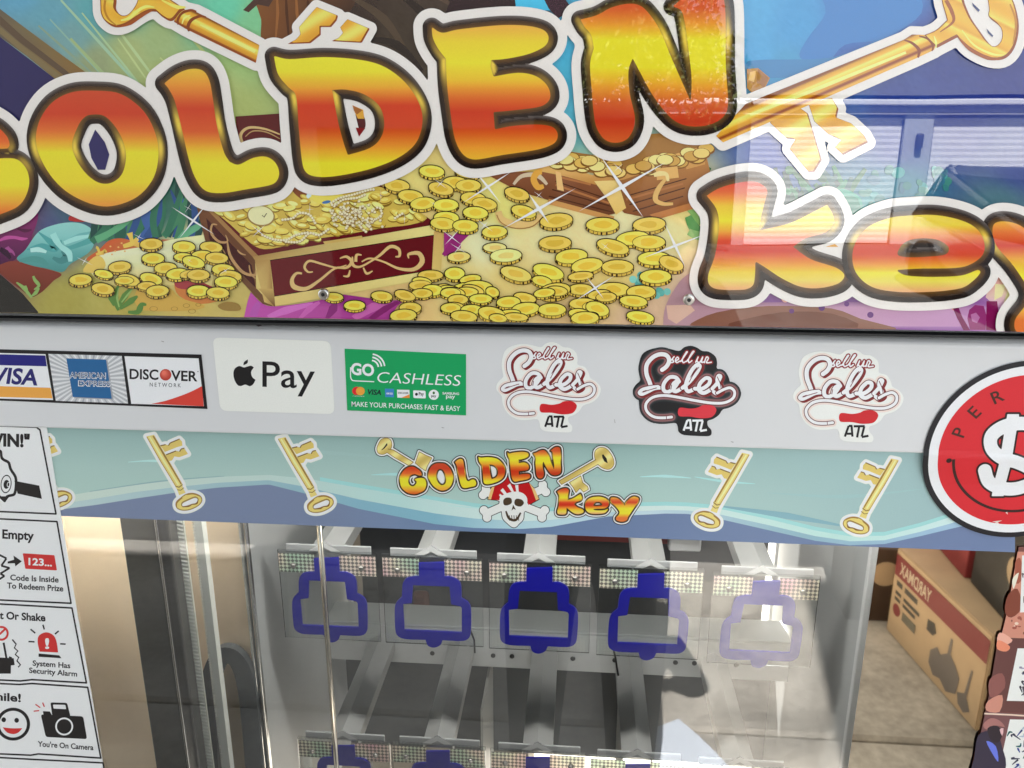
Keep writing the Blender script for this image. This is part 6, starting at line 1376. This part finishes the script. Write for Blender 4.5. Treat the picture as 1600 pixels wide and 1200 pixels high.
# ================================================================== round red dollar sticker, creased over the edge of the band
rc = (1597, 706.5)
c_w = P1(*rc, BY)
rs = empty('dollar_sticker', (c_w.x, -.0008, c_w.z), 'round red sticker with a white dollar sign at the right edge, black and white rims', 'sticker')
RWD = (P1(rc[0], 706.5, BY).x-P1(1442, 706.5, BY).x)
def wpix(x, z):  # world on the band plane -> photo px
    q = np.stack([x, np.full_like(x, BY), z], -1)-CAM; dpt = q@_f
    return 800+FPX*(q@_r)/dpt, 600-FPX*(q@_u)/dpt
def crease(z):  # height above the band plane: bulges where it bridges the folded edge, then falls back to the glass
    t = (z-ZG)
    return np.where(t > .002, 0, np.where(t > -.006, -.0006*np.sin((t-.002)/.008*math.pi*-1), np.minimum(.0032*((-t-.006)/.02), .0032)))
class RArt:
    def __init__(s): s.V = []; s.F = []; s.C = []; s.n = 0
    def add(s, x, z, faces, col, lvl):
        x = np.asarray(x, float); z = np.asarray(z, float)
        s.V.append(np.stack([x, -.0009+crease(z)-lvl*.00008, z], 1)); s.C.append(np.broadcast_to(pc(col), (len(x), 3))); s.F += [[i+s.n for i in f] for f in faces]; s.n += len(x)
    def disc(s, r0, r1, col, lvl, n=72, m=10, a0=0, a1=math.tau):
        A_ = np.linspace(a0, a1, n+1); R__ = np.linspace(r0, r1, m); AA, RR = np.meshgrid(A_, R__); x = c_w.x+RR*np.cos(AA); z = c_w.z+RR*np.sin(AA)
        I = np.arange(AA.size).reshape(AA.shape); s.add(x.ravel(), z.ravel(), np.stack([I[:-1, :-1], I[:-1, 1:], I[1:, 1:], I[1:, :-1]], -1).reshape(-1, 4).tolist(), col, lvl)
    build = Art.build
a = RArt(); a.disc(.0, RWD, (26, 26, 30), 0, 96, 40); a.build('black_rim', PR_VINYL, rs)
a = RArt(); a.disc(.0, RWD*.943, (226, 226, 222), 1, 96, 40); a.build('white_rim', PR_VINYL, rs)
a = RArt(); a.disc(.0, RWD*.848, (196, 36, 44), 2, 96, 40); a.build('red_disc', PR_VINYL, rs)
def rtext(body, ang, r, h, lvl, col, bold, par, nm):
    a = RArt(); V, F = glyphs(body, bold); H_ = glyphs('H', bold)[0][:, 1].max(); s_ = h/H_; w_ = (V[:, 0].min()+V[:, 0].max())/2
    u = (V[:, 0]-w_)*s_; v = V[:, 1]*s_-h/2
    t = np.array([math.sin(ang), -math.cos(ang)]); nn = np.array([math.cos(ang), math.sin(ang)])
    a.add(c_w.x+nn[0]*(r+v)+t[0]*u, c_w.z+nn[1]*(r+v)+t[1]*u, F, col, lvl); a.build(nm, PR_VINYL, par)
for ch, dg in (('P', 163), ('E', 142), ('R', 120), ):
    rtext(ch, R_(dg), RWD*.70, RWD*.135, 3, (62, 30, 22), .012, rs, 'letter')
a = RArt(); a.disc(RWD*.675, RWD*.705, (48, 24, 20), 3, 40, 3, R_(188), R_(290)); a.build('arc_line', PR_VINYL, rs)
a = RArt(); A_ = np.arange(14)*math.tau/14; qx = P1(1482, 719, BY); a.add(qx.x+.0022*np.cos(A_), qx.z+.0022*np.sin(A_), [list(range(14))], (48, 24, 20), 3); a.build('dot', PR_VINYL, rs)
# dollar sign drawn as a stroke outline
cd_ = xf(1440, 560, 4)
fd = Field(1515, 630, 1665, 800, 1.1)
Sx = smooth(cd_([(760, 500), (730, 440), (640, 405), (520, 420), (435, 480), (435, 560), (500, 620), (600, 650), (690, 700), (700, 770), (620, 815), (520, 820), (430, 780), (395, 700)]), 6, False)
fd.line(Sx, 10.4); fd.line(cd_([(570, 362), (487, 850)]), 0.01)
bar = cd_([(532, 346), (606, 346), (520, 868), (446, 868)])
fd.poly(bar)
def risofld(nm, level, col, lvl):
    a_ = Art(BY, 0); a_.iso(fd, level, col); V = a_.V[0].copy(); V[:, 1] = -.0009+crease(V[:, 2])-lvl*.00008; a_.V[0] = V; a_.build(nm, PR_VINYL, rs)
risofld('dollar_shadow', 3.2, (40, 20, 18), 4); risofld('dollar_sign', 0, (226, 226, 216), 5)
a = RArt()
for p, q in (((1552, 817), (1568, 815)), ((1573, 803), (1577, 806)), ((1556, 819), (1564, 821)), ((1599, 823), (1604, 826))):
    A_ = P1(*p, BY); B_ = P1(*q, BY); a.add([A_.x, (A_.x+B_.x)/2, B_.x, (A_.x+B_.x)/2], [A_.z, A_.z+.0009, B_.z, A_.z-.0006], [[0, 1, 2, 3]], (232, 200, 190), 6)
a.build('scuffs', PR_VINYL, rs)

# ================================================================== instruction sticker on the left of the glass
IY = GD-.0016
sI = P1(60, 900, IY); si = empty('instruction_sticker', (sI.x, IY, sI.z), 'tall white sticker of boxed black instructions down the left of the glass', 'sticker')
PAPER = (226, 222, 214)
slab('vinyl', [(-150, 652), (63, 661.5), (69, 664), (73, 670), (95, 807), (120, 957), (140, 1070), (164, 1215), (-150, 1215)], IY, PAPER, si, .0008)
cA1 = xf(0, 660, 4); cB1 = xf(0, 930, 4.447); BK = (24, 20, 20); RD = (190, 44, 42)
def frame(ar, pts, r=1.3): 
    for p, q in zip(pts, pts[1:]): ar.stroke([p, q], r, BK, False); ar.ell(q[0], q[1], r, r, BK, 0, 8)
a = Art(IY, 2); frame(a, [(-140, 660), (57, 667.5), (62.5, 672), (87.5, 803), (-140, 793.5)]); a.text('WIN!"', (-24, 695.5), (46.5, 698.2), 19.5, BK, .045)
hd = smooth(cA1([(-80, 250), (-60, 200), (-30, 170), (10, 175), (20, 220), (60, 245), (75, 290), (105, 340), (108, 400), (95, 455), (50, 470), (30, 500), (-10, 470), (-80, 460)]), 4)
fh = Field.around(hd, 4, 1.2).poly(hd); a.iso(fh, 0, BK); a.up(); a.iso(fh, -4.2, PAPER); a.up()
a.poly(cA1([(90, 365), (245, 395), (262, 478), (110, 445)]), BK); a.poly(cA1([(0, 462), (60, 462), (30, 500), (15, 490)]), BK)
q = cA1([(38, 385)])[0]; a.ell(*q, 8.6, 14.5, BK, .1); a.up(); a.ell(*q, 7.2, 12.8, PAPER, .1); a.up(); a.ell(q[0]+.6, q[1]+.6, 4.6, 7, BK, .1); a.up(); a.ell(q[0]+3.4, q[1]+.8, 2.2, 4, PAPER, .1); a.up(); a.ell(q[0]+3.6, q[1]+.8, 1.4, 3, BK, .1)
a.build('first_panel', PR_VINYL, si)
a = Art(IY, 2); frame(a, [(-140, 804), (89, 815), (111, 942.6), (-140, 931)]); a.text('Empty', (3.6, 841), (53, 844), 14, BK, .03, 0, 'E')
for p, q in zip(cA1([(-60, 800), (40, 850), (8, 896), (60, 910), (2, 945), (28, 960), (-20, 990)]), cA1([(40, 850), (8, 896), (60, 910), (2, 945), (28, 960), (-20, 990), (-80, 1000)])): a.stroke([p, q], 1.5, BK, False); a.k += .1
a.poly(cA1([(48, 870), (88, 858), (84, 832), (136, 868), (96, 900), (92, 880), (48, 882)]), BK)
a.poly(rrect(cA1([(142, 818), (340, 830), (356, 925), (158, 915)]), 1.5), RD); a.up(); a.text('123...', cA1([(178, 890)])[0], cA1([(325, 899)])[0], 11, PAPER, .03)
a.text('Code Is Inside', (16, 906.4), (91.5, 910), 9, BK, .022, 0, 'C'); a.text('To Redeem Prize', (11, 919), (98.8, 924), 9, BK, .022, 0, 'T'); a.build('second_panel', PR_VINYL, si)
a = Art(IY, 2); frame(a, [(-140, 934.5), (0, 943.8), (112.4, 950), (135, 1067), (50, 1062), (32, 1064), (-140, 1056)]); a.text('Tilt Or Shake', (-17, 965.8), (71, 970.6), 11.5, BK, .03, 0, 'T')
a.ring(2, 989.6, 8.3, 11.6, RD); a.stroke([(-6, 996), (9, 982)], 1.6, RD, False)
a.poly(cB1([(-60, 430), (95, 438), (102, 485), (76, 488), (75, 545), (-60, 545)]), BK); a.stroke(cB1([(25, 330), (45, 440)]), 1.6, BK, False); a.stroke(cB1([(62, 430), (82, 436)]), 1.2, BK, False)
a.stroke(cB1([(85, 308), (112, 340), (100, 366), (124, 388), (106, 412), (130, 432), (118, 456), (142, 484), (126, 500)]), 1.1, BK, False)
dm = smooth(cB1([(275, 392, 1), (262, 330), (270, 282), (318, 258), (368, 276), (392, 320), (404, 398, 1)]), 4); a.poly(dm, RD); a.poly(cB1([(268, 405), (412, 418), (427, 438), (268, 428)]), BK)
a.up(); a.text('!', cB1([(313, 370)])[0], cB1([(342, 370)])[0], 16, PAPER, .03)
for p, q in (((298, 205), (308, 238)), ((212, 236), (245, 264)), ((382, 270), (408, 248)), ((198, 322), (240, 324)), ((418, 338), (456, 340))): a.stroke(cB1([p, q]), 1.15, BK, False)
a.text('System Has', (51, 1040), (109.8, 1044), 8.4, BK, .022, 0, 'S'); a.text('Security Alarm', (45.5, 1051.2), (120.5, 1057), 8.4, BK, .022, 0, 'S'); a.build('third_panel', PR_VINYL, si)
a = Art(IY, 2); frame(a, [(-140, 1062), (30, 1069.5), (50, 1068), (137, 1074), (157.5, 1184.5), (60, 1178), (48, 1180), (-140, 1172)]); a.text('Smile!', (-24, 1092.5), (32.6, 1096.6), 12.5, BK, .03, 0, 'S')
a.ring(20.5, 1131.5, 21.5, 26.5, BK, 48, .97); a.ell(5.8, 1124.6, 3.6, 3.8, BK); a.ell(26, 1125.5, 3.6, 3.8, BK); a.poly(smooth(cB1([(18, 918, 1), (80, 925), (155, 924, 1), (130, 952), (95, 965), (50, 954)]), 4), RD)
cb_ = rrect(cB1([(283, 828), (578, 842), (605, 1000), (318, 985)]), 4); a.poly(cb_, BK); a.poly(cB1([(298, 806), (346, 808), (360, 832), (302, 832)]), BK); a.poly(rrect(cB1([(350, 745), (466, 748), (490, 845), (364, 842)]), 3), BK); a.up()
a.poly(rrect(cB1([(368, 760), (454, 762), (460, 792), (372, 788)]), 1.5), PAPER); q = cB1([(446, 912)])[0]; a.ring(*q, 11.4, 14, PAPER)
for p, q in (((246, 758), (280, 782)), ((296, 746), (308, 776)), ((234, 806), (272, 802))): a.stroke(cB1([p, q]), .9, RD, False)
a.text("You're On Camera", (59, 1166.2), (146, 1172), 8.4, BK, .022, 0, 'Y'); a.build('fourth_panel', PR_VINYL, si)
a = Art(IY, 2); frame(a, [(-140, 1176), (50, 1186.5), (161, 1192), (170, 1240)]); a.build('fifth_panel', PR_VINYL, si)

# ================================================================== picture sticker on the right post
XY_ = GD-.0012
q = P1(1590, 1020, XY_); sp_ = empty('picture_sticker', (q.x, XY_, q.z), 'brown and orange picture sticker cut off by the right edge of the photo', 'sticker')
slab('vinyl', [(1592, 855), (1588, 880), (1574, 960), (1564, 995), (1552, 1060), (1536, 1130), (1518, 1215), (1700, 1215), (1700, 850)], XY_, (118, 74, 66), sp_, .0006)
a = Art(XY_, 2)
a.poly([(1590, 862), (1700, 862), (1700, 1000), (1582, 1001), (1564, 996), (1574, 955)], (192, 130, 110)); a.poly([(1540, 1112), (1700, 1122), (1700, 1220), (1516, 1220)], (112, 74, 74)); a.poly([(1560, 996), (1700, 1001), (1700, 1118), (1541, 1112)], (96, 60, 56)); a.up()
a.stroke([(1538, 1115), (1580, 1117), (1640, 1121)], 1.2, (214, 190, 170), False)
for p, c_ in (([(1575, 930), (1590, 920), (1596, 950), (1580, 965), (1570, 955)], (120, 62, 46)), ([(1586, 880), (1594, 872), (1599, 900), (1588, 912)], (150, 80, 60)), ([(1563, 988), (1582, 1000), (1570, 1008), (1558, 1002)], (226, 160, 140)), ([(1560, 1000), (1578, 1010), (1572, 1018), (1558, 1014)], (214, 130, 100)), ([(1544, 1095), (1566, 1086), (1562, 1112), (1541, 1110)], (190, 130, 112)), ([(1546, 1062), (1566, 1052), (1570, 1075), (1548, 1090)], (132, 82, 76)), ([(1582, 905), (1592, 895), (1584, 920)], (228, 210, 190))): a.poly(smooth(p, 3), c_)
for k in range(26): a.k += .05; x = rnd.uniform(1578, 1640); y = rnd.uniform(965, 992); a.ell(x, y, rnd.uniform(1, 3.6), rnd.uniform(1, 2.6), rnd.choice([(226, 190, 170), (150, 80, 66), (120, 70, 60)]))
for fr in ([(1597, 868), (1650, 866), (1650, 955), (1594, 957)], [(1590, 1013), (1660, 1014), (1660, 1097), (1573, 1095)], [(1578, 1124), (1660, 1126), (1660, 1215), (1558, 1215)]): a.poly(fr, (224, 218, 210))
a.up()
def speck(x0, y0, x1, y1, n, cs):
    for k in range(n):
        a.k += .03; x = rnd.uniform(x0, x1); y = rnd.uniform(y0, y1); a.stroke([(x, y), (x+rnd.uniform(-5, 6), y+rnd.uniform(-5, 5)), (x+rnd.uniform(-9, 9), y+rnd.uniform(2, 9))], [.6, 1.6, .6], rnd.choice(cs))
speck(1596, 1022, 1640, 1085, 40, [(60, 56, 64), (120, 116, 140), (160, 150, 170), (80, 80, 100)]); speck(1582, 1140, 1640, 1205, 46, [(40, 60, 130), (40, 90, 90), (120, 120, 150), (60, 60, 80), (170, 180, 190)]); speck(1600, 880, 1640, 950, 18, [(60, 60, 60), (120, 110, 110)])
a.k = math.ceil(a.k)
# small reading figure in a cap
a.poly(smooth([(1528, 1150), (1545, 1142), (1560, 1150), (1566, 1168), (1572, 1195), (1560, 1225), (1515, 1225), (1522, 1185)], 3), (52, 44, 60)); a.up()
a.poly(smooth([(1536, 1132), (1548, 1122), (1562, 1126), (1570, 1136), (1558, 1134), (1542, 1140)], 3), (156, 106, 100)); a.poly(smooth([(1543, 1138), (1558, 1134), (1566, 1146), (1560, 1160), (1548, 1156)], 3), (46, 36, 42)); a.poly(smooth([(1541, 1158), (1556, 1166), (1560, 1190), (1552, 1180)], 3), (96, 110, 200)); a.poly(smooth([(1562, 1140), (1568, 1138), (1566, 1150)], 2), (210, 170, 170))
a.build('picture_print', PR_VINYL, sp_)
# small scuffs on the white band
a = Art(BY, 0)
for pts, r, c_ in ((((399, 507.5), (404, 509), (409, 508.6)), [.4, 1.1, .4], (40, 30, 34)), (((1321, 575), (1323, 577)), [.5, .4], (120, 116, 112)), (((690, 668), (694, 668.6)), [.5, .3], (130, 126, 122)), (((252, 533), (256, 534)), [.4, .6], (140, 136, 130)), (((1142, 690), (1146, 691)), [.4, .6], (130, 128, 124)), (((960, 655), (961, 661)), [.3, .5], (150, 148, 144)), (((1225, 528), (1236, 529.5)), [.3, .5], (160, 156, 152))):
    a.stroke(pts, r, c_, False)
a.build('scuff', PR_VINYL, mc)
SC.render.resolution_x, SC.render.resolution_y = 1024, 768
